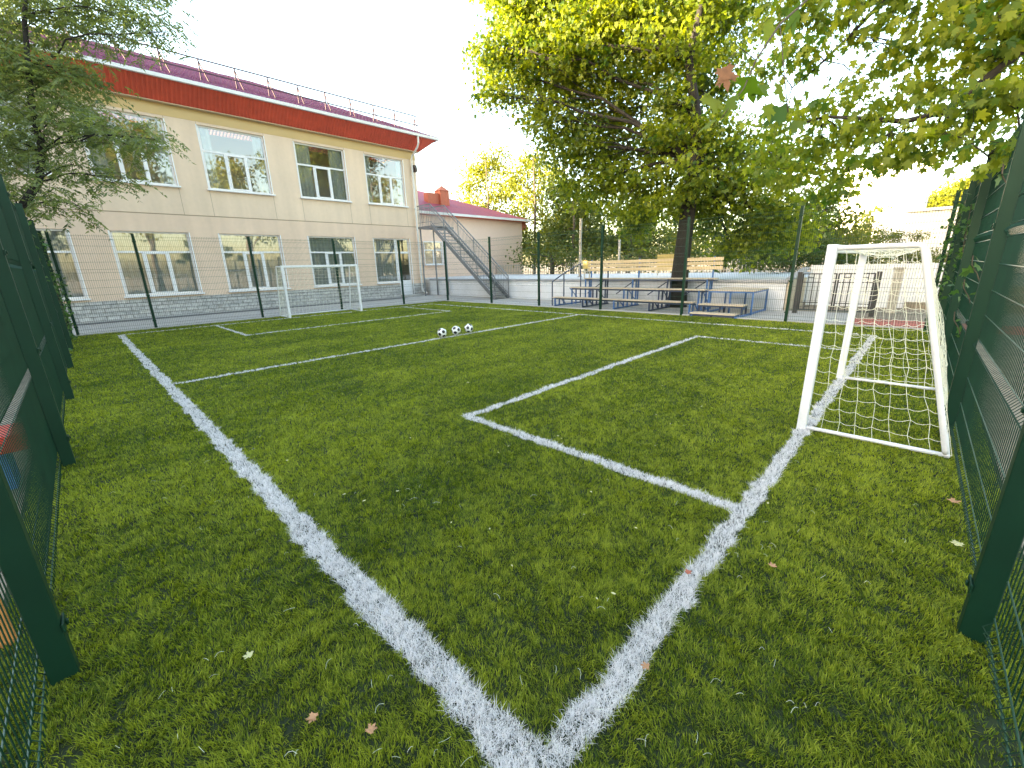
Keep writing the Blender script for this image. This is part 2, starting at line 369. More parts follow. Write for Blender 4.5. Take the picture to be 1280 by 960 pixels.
fence([(x, -1.19+.18*(x-1.8)/11.3) for x in (-1.1, 1.8, 4.97, 8.1, 11.0, 13.05)], 'dark green mesh fence along the right edge behind the near white goal')
fence([(x, 18.0+.05*math.sin(x)*0) for x in (-.95, .95, 4.27, 7.5, 10.7)] + [(13.3, 17.8)], 'tall mesh fence between the far goal and the cream school', -1, False)
fence([(13.3-.2*(17.4-y)/18.4, y) for y in (17.8, 14.3, 11.25, 8.13, 4.97, 1.97, -.9)], 'tall mesh fence in front of the blue bleachers', -1)

# ------------------------------------------------------------------ goals
def wob(p, s=.012):
    return (p[0]+random.uniform(-s, s), p[1]+random.uniform(-s, s), p[2]+random.uniform(-s, s))
def goal(x0, x1, yl, sgn, H, label):
    """posts at x0 and x1 on the goal line yl; frame runs back towards sgn*Y"""
    cx = (x0+x1)/2; root = thing('football_goal', (cx, yl, 0), label, 'goal', 'white football goals with nets')
    dt, db = .62, 1.08; Y = lambda q: yl+sgn*q
    for x in (x0, x1):
        MB().box((x-.04, yl-.04, -.01), (x+.04, yl+.04, H)).build('goal_post', M['white_metal'], root, bevel=.008)
    MB().box((x0+.041, yl-.038, H-.08), (x1-.041, yl+.038, H-.002)).build('crossbar', M['white_metal'], root, bevel=.008)
    for x in (x0, x1):
        MB().tube([(x, Y(.04), H-.035), (x, Y(dt-.03), H-.035), (x, Y(dt-.005), H-.045), (x, Y(dt+.008), H-.07), (x, Y(db-.02), .09), (x, Y(db-.01), .045)], .024, 10).build('rear_support', M['white_metal'], root, smooth=True)
        MB().tube([(x, Y(.04), .035), (x, Y(db), .035)], .021, 8).build('ground_bar', M['white_metal'], root, smooth=True)
    MB().tube([(x0-.02, Y(db), .035), (x1+.02, Y(db), .035)], .021, 8).build('rear_ground_bar', M['white_metal'], root, smooth=True)
    n = MB(); r = .0021 if sgn < 0 else .0028
    def grid(fn, nu, nv, sag):
        pts = [[None]*(nv+1) for _ in range(nu+1)]
        for i in range(nu+1):
            for j in range(nv+1):
                p = Vector(fn(i/nu, j/nv)); edge = i in (0, nu) or j in (0, nv)
                if not edge:
                    p = Vector(wob(p, .016)) + Vector(sag)*math.sin(math.pi*i/nu)*math.sin(math.pi*j/nv)
                pts[i][j] = p
        def cord(a, b, droop):
            m1 = a.lerp(b, .33)-Vector((0, 0, droop)); m2 = a.lerp(b, .66)-Vector((0, 0, droop)); n.tube([a, m1, m2, b], r, 4, cap=False)
        for i in range(nu+1):
            for j in range(nv+1):
                if i < nu: cord(pts[i][j], pts[i+1][j], random.uniform(.008, .024) if 0 < j < nv else 0)
                if j < nv: cord(pts[i][j], pts[i][j+1], 0)
    for x, s in ((x0, -1), (x1, 1)):
        grid(lambda u, v: (x, Y((dt+(db-dt)*(1-v))*u+.03), .04+(H-.09)*v), 8, 14, (s*.03, 0, -.02))
    grid(lambda u, v: (x0+(x1-x0)*u, Y(dt+(db-dt)*(1-v)), .05+(H-.12)*v), 20, 14, (0, sgn*.07, -.03))
    grid(lambda u, v: (x0+(x1-x0)*u, Y(.04+(dt-.04)*v), H-.03), 20, 5, (0, 0, -.10))
    n.build('goal_net', M['cord'], root)
    return root
goal(4.25, 6.82, -.06, -1, 1.86, 'near white goal on the right with a sagging cream net')
goal(4.90, 7.85, 16.86, 1, 1.98, 'far white goal in front of the school facade')

# ------------------------------------------------------------------ balls
def ball_mesh(r):
    import bmesh
    bm = bmesh.new(); bmesh.ops.create_icosphere(bm, subdivisions=5, radius=r)
    b0 = bmesh.new(); bmesh.ops.create_icosphere(b0, subdivisions=1, radius=1); ico = [v.co.normalized() for v in b0.verts]; b0.free()
    for f in bm.faces:
        c = f.calc_center_median().normalized(); best = max(ico, key=lambda q: q.dot(c))
        ang = math.acos(min(1, best.dot(c))); nb = sorted(ico, key=lambda q: -q.dot(best))[1:6]
        edge = min(((1-0.36)*0 + 1) for _ in (0,))
        inside = all((c-best).dot((q-best).normalized()) < .315 for q in nb)
        f.material_index = 1 if inside and ang < .5 else 0; f.smooth = True
    me = bpy.data.meshes.new('football'); bm.to_mesh(me); bm.free(); me.materials.append(M['balltop']); me.materials.append(M['ballblack']); return me
bme = ball_mesh(.118)
for (x, y, rot, lab) in ((5.55, 7.94, (.4, .2, .5), 'black and white football, leftmost of three on the halfway line'),
                         (6.02, 7.96, (1.1, .5, 2.0), 'black and white football in the middle of three'),
                         (6.47, 7.98, (.2, 1.3, 4.0), 'black and white football, rightmost of three on the halfway line')):
    o = bpy.data.objects.new('football', bme); C.objects.link(o); o.location = (x, y, .030+.118); o.rotation_euler = rot
    tag(o, lab, 'football', 'footballs lined up on the halfway line')

# ------------------------------------------------------------------ school building
YF = 23.7
sb = thing('school_building', (0, YF, 0), 'two storey cream school with purple roof and red eaves', 'building')
WX = [(-15.1, -12.4), (-11.1, -8.4), (-7.1, -4.4), (-3.1, -.42), (.80, 3.44), (4.62, 7.28), (8.70, 11.30), (12.52, 15.02)]
LOW = (.93, 3.58); UP = (5.51, 8.14); TH = .32
w = MB(); wu = MB()
XL, XR = -20.0, 15.95
edges = [XL] + [e for p in WX for e in p] + [XR]
for i in range(0, len(edges), 2): w.box((edges[i], YF, .78), (edges[i+1], YF+TH, 4.30)); wu.box((edges[i], YF, 4.34), (edges[i+1], YF+TH, 8.25))
for (a, b) in WX:
    last = b > 15
    if not last: w.box((a, YF, .78), (b, YF+TH, LOW[0]))
    else: w.box((a, YF, .78), (14.05, YF+TH, LOW[0]))
    w.box((a, YF, LOW[1]), (b, YF+TH, 4.30)); wu.box((a, YF, 4.34), (b, YF+TH, UP[0])); wu.box((a, YF, UP[1]), (b, YF+TH, 8.25))
w.box((XR-.32, YF+TH, 0), (XR, 36, 8.7)); w.box((XL, YF+TH, 0), (XL+.3, 36, 8.7)); w.box((XL, 36, 0), (XR, 36.3, 8.7))
w.build('lower_wall', M['wall'], sb); wu.build('upper_wall', M['wall_upper'], sb)
j = MB(); j.box((XL, YF+.012, 4.30), (XR, YF+TH, 4.34))
for (a, b) in WX:
    for xx in (a-.02, b+.02): j.box((xx-.008, YF-.002, 4.34), (xx+.008, YF+.004, UP[0]-.06))
    for xx in (a-.02, b+.02): j.box((xx-.006, YF-.002, UP[1]), (xx+.006, YF+.004, 8.25))
j.build('panel_joints', M['joint'], sb)
MB().box((XL, YF-.012, 8.25), (XR+.012, YF+TH, 8.85)).build('frieze', M['frieze'], sb)
pl = MB(); pl.box((XL, YF-.05, -.02), (14.04, YF+.3, .78)); pl.box((15.06, YF-.05, -.02), (XR+.04, YF+.3, .78)); pl.build('plinth', M['stone'], sb)
fl = MB(); fl.box((XL+.3, YF+TH, 4.3), (XR-.32, 36, 4.5)); fl.box((XL+.3, YF+3.2, 0), (XR-.32, YF+3.35, 8.6)); fl.build('interior', M['dark'], sb)
# eaves: inclined red profiled fascia, front and right end
def eave():
    f = MB(); yb, zb, yt, zt = YF-.22, 8.72, YF-.95, 9.40; xb, xt = XR+.2, XR+1.12
    f.add([(XL-1, yb, zb), (xb, yb, zb), (xt, yt, zt), (XL-1, yt, zt)], [(0,1,2,3)])
    f.add([(xb, yb, zb), (xb, 36.5, zb), (xt, 37.2, zt), (xt, yt, zt)], [(0,1,2,3)])
    nrm = Vector((0, -(zt-zb), -(yb-yt))).normalized()*.022
    n = int((xt-XL+1)/.155)
    for i in range(n):
        x = XL-1+i*.155; k = .075
        if x+k > xb: break
        a = Vector((x, yb, zb)); b = Vector((x+k, yb, zb)); c = Vector((x+k, yt, zt)); d = Vector((x, yt, zt))
        f.add([a, b, c, d, a+nrm+Vector((.012,0,0)), b+nrm-Vector((.012,0,0)), c+nrm-Vector((.012,0,0)), d+nrm+Vector((.012,0,0))], [(4,5,6,7),(0,4,7,3),(1,2,6,5),(0,1,5,4)])
    for i in range(80):
        y = yb+.1+i*.155; 
        a = Vector((xb, y, zb)); b = Vector((xb, y+.07, zb)); c = Vector((xt, y+.07, zt)); d = Vector((xt, y, zt)); q = Vector((.02, 0, -.02))
        f.add([a+q, b+q, c+q, d+q], [(0,1,2,3)])
    return f
eave().build('fascia', M['fascia'], sb)
MB().box((XL-1, YF-.25, 8.69), (XR+.2, YF-.012, 8.718)).build('soffit', M['soffit'], sb)
g = MB(); g.box((XL-1, YF-1.06, 9.36), (XR+1.2, YF-.93, 9.50)); g.box((XR+1.13, YF-.93, 9.36), (XR+1.22, 37, 9.5)); g.build('gutter', M['gutter'], sb, bevel=.012)
rf = MB(); e0, zr, yr = YF-1.0, 12.75, 30.5; xh = XR+1.16
rf.add([(XL-1, e0, 9.48), (xh, e0, 9.48), (9.3, yr, zr), (XL-1, yr, zr), (xh, 38.3, 9.48), (XL-1, 38.3, 9.48)], [(0,1,2,3), (1,4,2), (3,2,4,5), (0,3,5)])
nrow = 22                                              # overlapping tile rows of the front slope
for k in range(nrow):
    t0, t1 = k/nrow, (k+1)/nrow
    ya, yb2 = e0+(yr-e0)*t0, e0+(yr-e0)*t1; za, zb2 = 9.48+(zr-9.48)*t0, 9.48+(zr-9.48)*t1
    xa, xb2 = xh+(9.3-xh)*t0, xh+(9.3-xh)*t1; u = .055
    nseg = 90 if k < 16 else 60
    X_a = [XL-1+(xa-XL+1)*i/nseg for i in range(nseg+1)]; X_b = [XL-1+(xb2-XL+1)*i/nseg for i in range(nseg+1)]
    dz = lambda i: .022*(i % 2)
    vs = [(X_a[i], ya-.01, za+.004) for i in range(nseg+1)]+[(X_a[i], ya-.02, za+u+dz(i)) for i in range(nseg+1)]+[(X_b[i], yb2+.02, zb2+.012+dz(i)) for i in range(nseg+1)]
    n1 = nseg+1
    rf.add(vs, [(i, i+1, n1+i+1, n1+i) for i in range(nseg)]+[(n1+i, n1+i+1, 2*n1+i+1, 2*n1+i) for i in range(nseg)])
rf.build('roof', M['roof_purple'], sb)
rr = MB(); ry = YF-.15; zf = 9.48+(ry-e0)*(zr-9.48)/(yr-e0)
x = -18.0
while x < 16.3:
    rr.bar((x, ry, zf), (x, ry-.03, 10.68), .05, mi=0); rr.bar((x+.32, ry+.1, zf+.05), (x+.02, ry, 10.60), .04); rr.bar((x-.25, ry, zf+.02), (x+.25, ry, zf+.02), .03); x += 1.36
rr.bar((-18.2, ry-.03, 10.69), (16.2, ry-.03, 10.69), .042); rr.bar((-18.2, ry, 10.22), (16.3, ry, 10.22), .042)
rr.build('roof_railing', M['railing'], sb)
# windows
def window(a, b, z0, z1, zt, kind, parent, y=YF, cover=1.0):
    f = MB(); yy0, yy1 = y+.10, y+.17; t = .07; fr = []
    f.box((a, yy0, z0), (a+t, yy1, z1)); f.box((b-t, yy0, z0), (b, yy1, z1)); f.box((a+t, yy0, z0), (b-t, yy1, z0+t)); f.box((a+t, yy0, z1-t), (b-t, yy1, z1))
    f.box((a+t, yy0, zt-.04), (b-t, yy1, zt+.04))
    W = b-a; xs = [a+W*.34, a+W*.66] if kind != 'two' else [a+W*.5]
    for xm in xs: f.box((xm-.045, yy0, z0+t), (xm+.045, yy1, zt-.04))
    if kind == 'three' and len(xs) == 2:                     # opening casement in the middle: thicker
        m0, m1 = xs[0]+.045, xs[1]-.045
        f.box((m0, yy0-.015, z0+t), (m0+.05, yy1, zt-.04)); f.box((m1-.05, yy0-.015, z0+t), (m1, yy1, zt-.04))
        f.box((m0+.05, yy0-.015, z0+t), (m1-.05, yy1, z0+t+.05)); f.box((m0+.05, yy0-.015, zt-.09), (m1-.05, yy1, zt-.04))
        f.box((m0+.012, yy0-.05, (z0+zt)/2-.06), (m0+.032, yy0-.015, (z0+zt)/2+.06))
    # white reveal lining
    f.box((a-.05, y-.012, z0), (a-.002, y+.02, z1+.0)); f.box((b+.002, y-.012, z0), (b+.05, y+.02, z1))
    fo = f.build('window', M['pvc'], parent)
    MB().add([(a+.03, y+.135, z0+.03), (b-.03, y+.135, z0+.03), (b-.03, y+.135, z1-.03), (a+.03, y+.135, z1-.03)], [(0,1,2,3)]).build('pane', M['glass'], fo)
    MB().box((a-.10, y-.13, z0-.07), (b+.10, y+.10, z0-.004)).build('sill', M['pvc'], fo, bevel=.006)
    segs = [(a, b)] if cover >= 1 else [(a, a+W*cover/2), (b-W*cover/2, b)]
    for si, (c0, c1) in enumerate(segs):
        cu = MB(); n = int((c1-c0)/.022); ph = random.random()*9; top = z1+.3; rows = 3
        vs = []; 
        for q in range(rows):
            z = top+(z0-.1-top)*q/(rows-1)
            for i in range(n+1):
                xx = c0+(c1-c0)*i/n; vs.append((xx, y+.205+.025*math.sin(xx*34+ph+1.5*math.sin(xx*3))+.02*math.sin(xx*9+ph), z))
        cu.add(vs, [(q*(n+1)+i, q*(n+1)+i+1, (q+1)*(n+1)+i+1, (q+1)*(n+1)+i) for q in range(rows-1) for i in range(n)])
        cu.build('curtain', M['curtain'], fo, smooth=True)
for i, (a, b) in enumerate(WX):
    window(a, b, *UP, 7.12, 'three', sb, cover=(.55, .5, .6, .5, .4, .35, .6, .3)[i])
    if b < 15: window(a, b, *LOW, 2.74, 'three', sb, cover=1.0)
window(12.52, 14.0, LOW[0], LOW[1], 2.74, 'one', sb) if False else None
def low_last():
    a, b, z0, z1 = 12.52, 14.05, .93, 3.58
    f = MB(); y0, y1 = YF+.10, YF+.17
    f.box((a, y0, z0), (a+.07, y1, z1)); f.box((b-.08, y0, z0), (b, y1, z1)); f.box((a+.07, y0, z0), (b-.08, y1, z0+.07)); f.box((a+.07, y0, z1-.07), (b-.08, y1, z1)); f.box((a+.07, y0, 2.70), (b-.08, y1, 2.78))
    f.box((a-.05, YF-.012, z0), (a-.002, YF+.02, z1))
    fo = f.build('window', M['pvc'], sb)
    MB().add([(a+.03, YF+.135, z0), (b-.03, YF+.135, z0), (b-.03, YF+.135, z1), (a+.03, YF+.135, z1)], [(0,1,2,3)]).build('pane', M['glass'], fo)
    MB().box((a-.1, YF-.13, z0-.07), (b, YF+.10, z0-.004)).build('sill', M['pvc'], fo)
    cu = MB(); n = 70; vs = [(a+(b-a)*i/n, YF+.205+.025*math.sin(i*.75+math.sin(i*.2)), z) for z in (z1, z0-.1) for i in range(n+1)]
    cu.add(vs, [(i, i+1, n+2+i, n+1+i) for i in range(n)]).build('curtain', M['curtain'], fo, smooth=True)
    d = MB(); a, b = 14.06, 15.02
    d.box((a, y0, 0), (a+.09, y1, z1)); d.box((b-.09, y0, 0), (b, y1, z1)); d.box((a+.09, y0, z1-.08), (b-.09, y1, z1)); d.box((a+.09, y0, 2.68), (b-.09, y1, 2.80)); d.box((a+.09, y0, 0), (b-.09, y1, .10)); d.box((a+.09, y0+.01, .10), (b-.09, y1-.01, .92)); d.box((a+.09, y0, .92), (b-.09, y1, 1.02))
    d.box((b+.002, YF-.012, 0), (b+.05, YF+.02, z1))
    do = d.build('door', M['pvc'], sb)
    MB().add([(a+.05, YF+.135, 1.0), (b-.05, YF+.135, 1.0), (b-.05, YF+.135, z1-.03), (a+.05, YF+.135, z1-.03)], [(0,1,2,3)]).build('pane', M['glass'], do)
    MB().bar((a+.13, y0-.05, 1.0), (a+.13, y0-.05, 1.25), .025).build('handle', M['black'], do)
    MB().box((a-.1, YF-.75, -.01), (b+.1, YF-.06, .10)).build('doorstep', M['concrete'], do)
low_last()
dp = MB(); dp.tube([(15.62, YF-.99, 9.38), (15.62, YF-.99, 9.0), (15.62, YF-.85, 8.80), (15.62, YF-.20, 8.42), (15.62, YF-.11, 8.25), (15.62, YF-.11, .45), (15.66, YF-.16, .25), (15.85, YF-.35, .12)], .055, 10)
for z in (1.2, 3.2, 5.4, 7.4): dp.box((15.55, YF-.17, z), (15.69, YF-.01, z+.04))
dp.build('downpipe', M['gutter'], sb, smooth=False)
MB().box((15.72, YF-.20, 7.55), (15.92, YF-.04, 7.95)).box((15.74, YF-.26, 7.60), (15.90, YF-.20, 7.80)).build('wall_lamp', M['brownlamp'], sb, bevel=.01)

wg = thing('sun_blocker', (-20, 16, 0), 'unseen cream block added left of the pitch to shade it', 'building')  # added out of view to keep the low sun off the pitch
def slab(lo, hi): MB().box(lo, hi).build('roof', M['cap'], wg)
MB().box((-24, 10.5, 0), (-14, 23.0, 14.2)).box((-24, 3.4, 0), (-14, 10.48, 7.2)).box((-24, -14, 0), (-14, 3.38, 5.2)).build('wall', M['wall_upper'], wg)
slab((-24.3, 10.3, 14.2), (-13.7, 23.2, 14.5)); slab((-24.3, 3.2, 7.2), (-13.7, 10.2, 7.4)); slab((-24.3, -14.2, 5.2), (-13.7, 3.1, 5.4))

# ------------------------------------------------------------------ annex with crimson roof
an = thing('annex_house', (24, 28, 0), 'single storey peach annex with crimson hipped roof', 'building')
ax1, ay0, ay1, az = 30.4, 28.0, 46.0, 5.75
MB().box((15.0, ay0, 0), (ax1, ay1, az)).build('wall', mat('pink_peach_render', (.82, .60, .48), .85, noise=[(.35, .05), (6, .03)]), an)
hr = MB(); ex, ey, ez = ax1+.65, ay0-.55, az+.12; d = 9.5; zt = ez+.385*d
hr.add([(14, ey, ez), (ex, ey, ez), (ex-d, ey+d, zt), (14, ey+d, zt), (ex, ey+2*d, ez), (14, ey+2*d, ez)], [(0,1,2,3), (1,4,2), (3,2,4,5)])
ro = hr.build('roof', M['roof_pink'], an)
ch = MB(); cx, cy = 23.1, 30.4; ch.box((cx-.55, cy-.4, 6.5), (cx+.35, cy+.4, 8.0)); ch.add([(cx-.6, cy-.45, 8.0), (cx+.4, cy-.45, 8.0), (cx+.4, cy+.45, 8.0), (cx-.6, cy+.45, 8.0), (cx-.1, cy, 8.45)], [(0,1,4), (1,2,4), (2,3,4), (3,0,4)])
ch.box((cx-1.7, cy-.2, 6.9), (cx-.56, cy+.4, 7.75)); ch.build('chimney', M['chim'], ro)
MB().box((14, ey-.05, ez-.16), (ex+.05, ey+.04, ez+.02)).box((ex-.04, ey+.04, ez-.16), (ex+.05, ey+2*d, ez+.02)).build('eave_board', M['gutter'], an)
MB().box((14, ey+.05, ez-.2), (ex-.05, ay0, ez-.17)).box((ax1+.002, ay0, ez-.85), (ex-.05, ay0+.8, ez-.17)).build('soffit', M['chim'], an)
window(19.0, 20.75, 2.0, 3.75, 3.1, 'two', an, y=27.84)

# ------------------------------------------------------------------ exterior staircase
st = thing('exterior_staircase', (15.5, 19, 0), 'grey steel outdoor staircase with railings beside the school', 'staircase')
SX0, SX1, yb_, yt_, zt_ = 15.08, 16.12, 15.95, 21.3, 4.18
for x in (SX0, SX1): MB().bar((x, yb_, .02), (x, yt_, zt_), .05, .20).build('stringer', M['stairgrey'], st)
nst = 20
for i in range(nst):
    y = yb_+(yt_-yb_)*(i+.75)/nst; z = zt_*(i+1)/nst - .03
    MB().box((SX0+.03, y-.12, z-.02), (SX1-.03, y+.15, z+.012)).build('tread', M['stairgrey'], st)
MB().box((SX0-.03, yt_, zt_-.10), (SX1+.03, yt_+1.35, zt_+.02)).box((SX1+.03, yt_+.3, zt_-.10), (SX1+.9, yt_+1.35, zt_+.02)).build('landing', M['stairgrey'], st)
for x in (SX0+.03, SX1-.03): MB().bar((x, yt_+1.2, 0), (x, yt_+1.2, zt_-.1), .07).build('support_post', M['stairgrey'], st)
MB().bar((SX1-.03, yt_+.05, 0), (SX1-.03, yt_+.05, zt_-.1), .07).build('support_post', M['stairgrey'], st)
for x in (SX0, SX1):
    r_ = MB()
    for (o, q) in ((1.22, .045), (1.0, .025), (.25, .025)): r_.bar((x, yb_, o), (x, yt_, zt_+o), q); r_.bar((x, yt_, zt_+o), (x, yt_+1.3, zt_+o), q)
    for i in range(44):
        t = i/43; y = yb_+(yt_-yb_)*t; z = zt_*t; r_.bar((x, y, z+(.05)), (x, y, z+1.2), .045 if i % 11 == 0 else .016)
    for i in range(10): r_.bar((x, yt_+.13*i+.06, zt_), (x, yt_+.13*i+.06, zt_+1.2), .016)
    r_.build('railing', M['stairgrey'], st)
e_ = MB()
for i in range(9): e_.bar((SX0+.12*i+.05, yt_+1.32, zt_), (SX0+.12*i+.05, yt_+1.32, zt_+1.2), .016)
e_.bar((SX0, yt_+1.32, zt_+1.21), (SX1, yt_+1.32, zt_+1.21), .04); e_.build('end_railing', M['stairgrey'], st)

# ------------------------------------------------------------------ low white wall behind the bleachers
lw = thing('low_wall', (16.4, 12, 0), 'low whitewashed wall with grey coping behind the bleachers', 'wall')
MB().box((16.3, 2.72, -.05), (16.44, 23.6, .93)).build('wall_face', M['whitewall'], lw)
MB().box((16.24, 2.68, .93), (16.62, 23.6, 1.03)).build('coping', M['cap'], lw, bevel=.01)
lw2 = thing('side_wall', (17.3, 2.6, 0), 'short beige end wall beside the black gate', 'wall')
MB().box((16.3, 2.56, -.05), (18.6, 2.70, 1.02)).build('wall_face', mat('beige_plaster', (.50, .43, .33), .85, noise=(2, .12)), lw2)
MB().add([(16.25, 2.52, 1.02), (18.65, 2.52, 1.32), (18.65, 2.74, 1.32), (16.25, 2.74, 1.02), (16.25, 2.52, 1.10), (18.65, 2.52, 1.40), (18.65, 2.74, 1.40), (16.25, 2.74, 1.10)], [(0,3,2,1),(4,5,6,7),(0,1,5,4),(1,2,6,5),(2,3,7,6),(3,0,4,7)]).build('coping', M['cap'], lw2)
# whitewashed wall behind the gate
gw = thing('corrugated_wall', (18.7, 1.2, 0), 'white corrugated sheet wall seen through the black gate', 'wall')
cg = MB(); n = 60; vs = []
for z in (0, 1.42):
    for i in range(n+1): vs.append((18.7+.03*math.sin(i*1.3), 2.5-4.0*i/n, z))
cg.add(vs, [(i, i+1, n+2+i, n+1+i) for i in range(n)]); cg.build('sheet_cladding', M['whitewall'], gw, smooth=True)
MB().box((18.78, -1.5, -.02), (18.95, 2.5, 1.46)).build('wall_core', M['whitewall'], gw)
# black gate
gt = thing('metal_gate', (15.7, 1.3, 0), 'low black steel gate with upright bars and loops', 'gate')
for y in (2.25, .30): MB().box((15.62, y-.06, -.02), (15.74, y+.06, 1.30)).build('gate_post', M['black'], gt)
for (ya, yb) in ((2.16, 1.30), (1.24, .39)):
    q = MB(); q.bar((15.68, ya, .12), (15.68, yb, .12), .035); q.bar((15.68, ya, 1.24), (15.68, yb, 1.24), .035); q.bar((15.68, ya, .35), (15.68, yb, .35), .025); q.bar((15.68, ya, .98), (15.68, yb, .98), .025)
    k = 6
    for i in range(k+1): 
        y = ya+(yb-ya)*i/k; q.bar((15.68, y, .10), (15.68, y, 1.25), .022 if 0 < i < k else .04)
    for i in (1, 4): q.bar((15.70, ya+(yb-ya)*i/k, 1.13), (15.70, ya+(yb-ya)*(i+1)/k, 1.13), .022); q.bar((15.70, ya+(yb-ya)*i/k, .22), (15.70, ya+(yb-ya)*(i+1)/k, .22), .022)
    q.build('gate_leaf', M['black'], gt)

# ------------------------------------------------------------------ bleachers
bl = thing('bleacher', (14.7, 7.8, 0), 'three tier bleacher with wooden planks on blue steel frames', 'bleacher')
YS = [4.95, 6.42, 7.88, 9.34, 10.78]
ROWS = [(13.72, .39, 4.85, 10.9), (14.45, .77, 4.75, 10.5), (15.12, 1.13, 4.68, 10.25)]
for k, y in enumerate(YS):
    f = MB(); mi = 0; b = .05
    f.bar((13.74, y, .03), (15.72, y, .03), b)
    for (x, z, ya, yb) in ROWS:
        yy = min(max(y, ya+.08), yb-.08)
        f.bar((x+.04, yy, .03), (x+.04, yy, z-.05), b); f.bar((x+.34, yy, .03), (x+.34, yy, z-.05), b); f.bar((x+.02, yy, z-.055), (x+.36, yy, z-.055), .04)
    yy = min(max(y, 4.76), 10.2)
    f.bar((15.62, yy, .03), (15.66, yy, 1.88), b)
    f.bar((14.08, y, .36), (14.5, y, .06), .035); f.bar((14.8, y, .72), (15.6, y, .1), .03)
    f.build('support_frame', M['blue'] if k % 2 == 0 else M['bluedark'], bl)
rl = MB()
for (x, z, ya, yb) in ROWS: rl.bar((x+.05, ya, z-.085), (x+.05, yb, z-.085), .035); rl.bar((x+.33, ya, z-.085), (x+.33, yb, z-.085), .035)
for k in range(4): rl.bar((15.60, YS[k]+.1, 1.05), (15.60, YS[k]+1.0, .45), .035)
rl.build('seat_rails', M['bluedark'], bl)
for (x, z, ya, yb) in ROWS:
    MB().box((x, ya, z-.04), (x+.185, yb, z)).box((x+.20, ya, z-.04), (x+.385, yb, z)).build('seat', M['seatwood'], bl, bevel=.006)
for z in (1.42, 1.575, 1.73): MB().box((15.58, 4.62, z), (15.615, 10.35, z+.115)).build('backrest_slat', M['backwood'], bl, bevel=.005)
hn = MB(); hn.bar((13.9, 11.05, 0), (13.9, 11.05, 1.02), .04); hn.bar((14.6, 10.95, 0), (14.6, 10.95, 1.36), .04); hn.bar((15.6, 10.75, 0), (15.6, 10.75, 1.75), .04)
hn.bar((13.9, 11.05, 1.02), (14.6, 10.95, 1.36), .04); hn.bar((14.6, 10.95, 1.36), (15.6, 10.75, 1.76), .04); hn.build('handrail', M['bluedark'], bl)

bp_ = thing('step_platform', (14.4, 4, 0), 'three level wooden step platform at the right end of the bleacher', 'platform')
LV = [(13.05, .13, 13.5, 3.3, 4.66), (13.62, .36, 14.1, 3.25, 4.62), (14.25, .78, 15.95, 3.15, 4.55)]
for (x, z, x1, ya, yb) in LV:
    m_ = MB(); nb = max(2, int((x1-x)/.2)); wd = (x1-x)/nb
    for i in range(nb): m_.box((x+i*wd+.006, ya, z-.04), (x+(i+1)*wd-.006, yb, z))
    m_.build('deck', M['seatwood'], bp_, bevel=.005)
    q = MB()
    for y in (ya+.03, yb-.03): q.bar((x, y, z-.065), (x1, y, z-.065), .05)
    for xx in (x+.03, x1-.03):
        q.bar((xx, ya, z-.065), (xx, yb, z-.065), .05)
        for y in (ya+.03, yb-.03, (ya+yb)/2): q.bar((xx, y, 0), (xx, y, z-.05), .05)
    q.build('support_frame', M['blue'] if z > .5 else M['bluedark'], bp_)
q = MB(); q.bar((13.05, 3.27, .03), (15.95, 3.2, .03), .05); q.bar((13.05, 4.6, .03), (15.95, 4.5, .03), .05); q.build('ground_rail', M['blue'], bp_)

# ------------------------------------------------------------------ foliage
PLANE = np.array([(0, 0), (.06, .46), (.30, .25), (.60, .47), (.66, .18), (1, 0), (.66, -.18), (.60, -.47), (.30, -.25), (.06, -.46)])
PLANE_FINE = np.array([(0, 0), (.03, .16), (-.06, .34), (.10, .36), (.16, .52), (.26, .36), (.36, .30), (.44, .42), (.50, .40), (.66, .60), (.68, .42), (.80, .40), (.66, .24), (.64, .14), (.76, .17), (.84, .13), (1.04, 0)])
PLANE_FINE = np.concatenate([PLANE_FINE, (PLANE_FINE[1:-1]*np.array([1, -1]))[::-1]])
OVAL = np.array([(0, 0), (.3, .24), (.7, .20), (1, 0), (.7, -.20), (.3, -.24)])
LANCE = np.array([(0, 0), (.35, .17), (1, 0), (.35, -.17)])
DIAM = np.array([(0, 0), (.45, .36), (1, 0), (.45, -.36)])
def leaf_arrays(P, size, shape, droop=.5, axis=None, jitter=1.0):
    n = len(P); k = len(shape); sz = size*(.6+.75*rng.random(n))
    az = rng.random(n)*2*math.pi
    tilt = rng.normal(-droop, .45, n)
    ax = np.column_stack([np.cos(az)*np.cos(tilt), np.sin(az)*np.cos(tilt), np.sin(tilt)])
    if axis is not None: ax = axis
    rv = rng.normal(0, 1, (n, 3)); rv[:,2] = np.abs(rv[:,2])*1.0+.3
    nrm = rv - ax*np.sum(rv*ax, 1, keepdims=True); nrm /= np.linalg.norm(nrm, axis=1, keepdims=True)
    sd = np.cross(nrm, ax)
    fold = -.22*np.abs(shape[:,1])
    V = P[:,None,:] + sz[:,None,None]*(shape[None,:,0,None]*ax[:,None,:] + shape[None,:,1,None]*sd[:,None,:] + fold[None,:,None]*nrm[:,None,:]) 
    V[:,:,2] -= (sz[:,None]*.18*shape[None,:,0]**2)
    return V, k
def leaf_object(name, chunks, m, parent, tints):
    Vs = []; loops = []; st = []; off = 0; lo = 0; T = []
    for (V, k), t in zip(chunks, tints):
        n = len(V); Vs.append(V.reshape(-1, 3)); loops.append(np.arange(n*k)+off); st.append(np.arange(n)*k+lo); off += n*k; lo += n*k; T.append(t)
    return np_mesh(name, np.concatenate(Vs), np.concatenate(loops), np.concatenate(st), None, m, np.concatenate(T), parent)
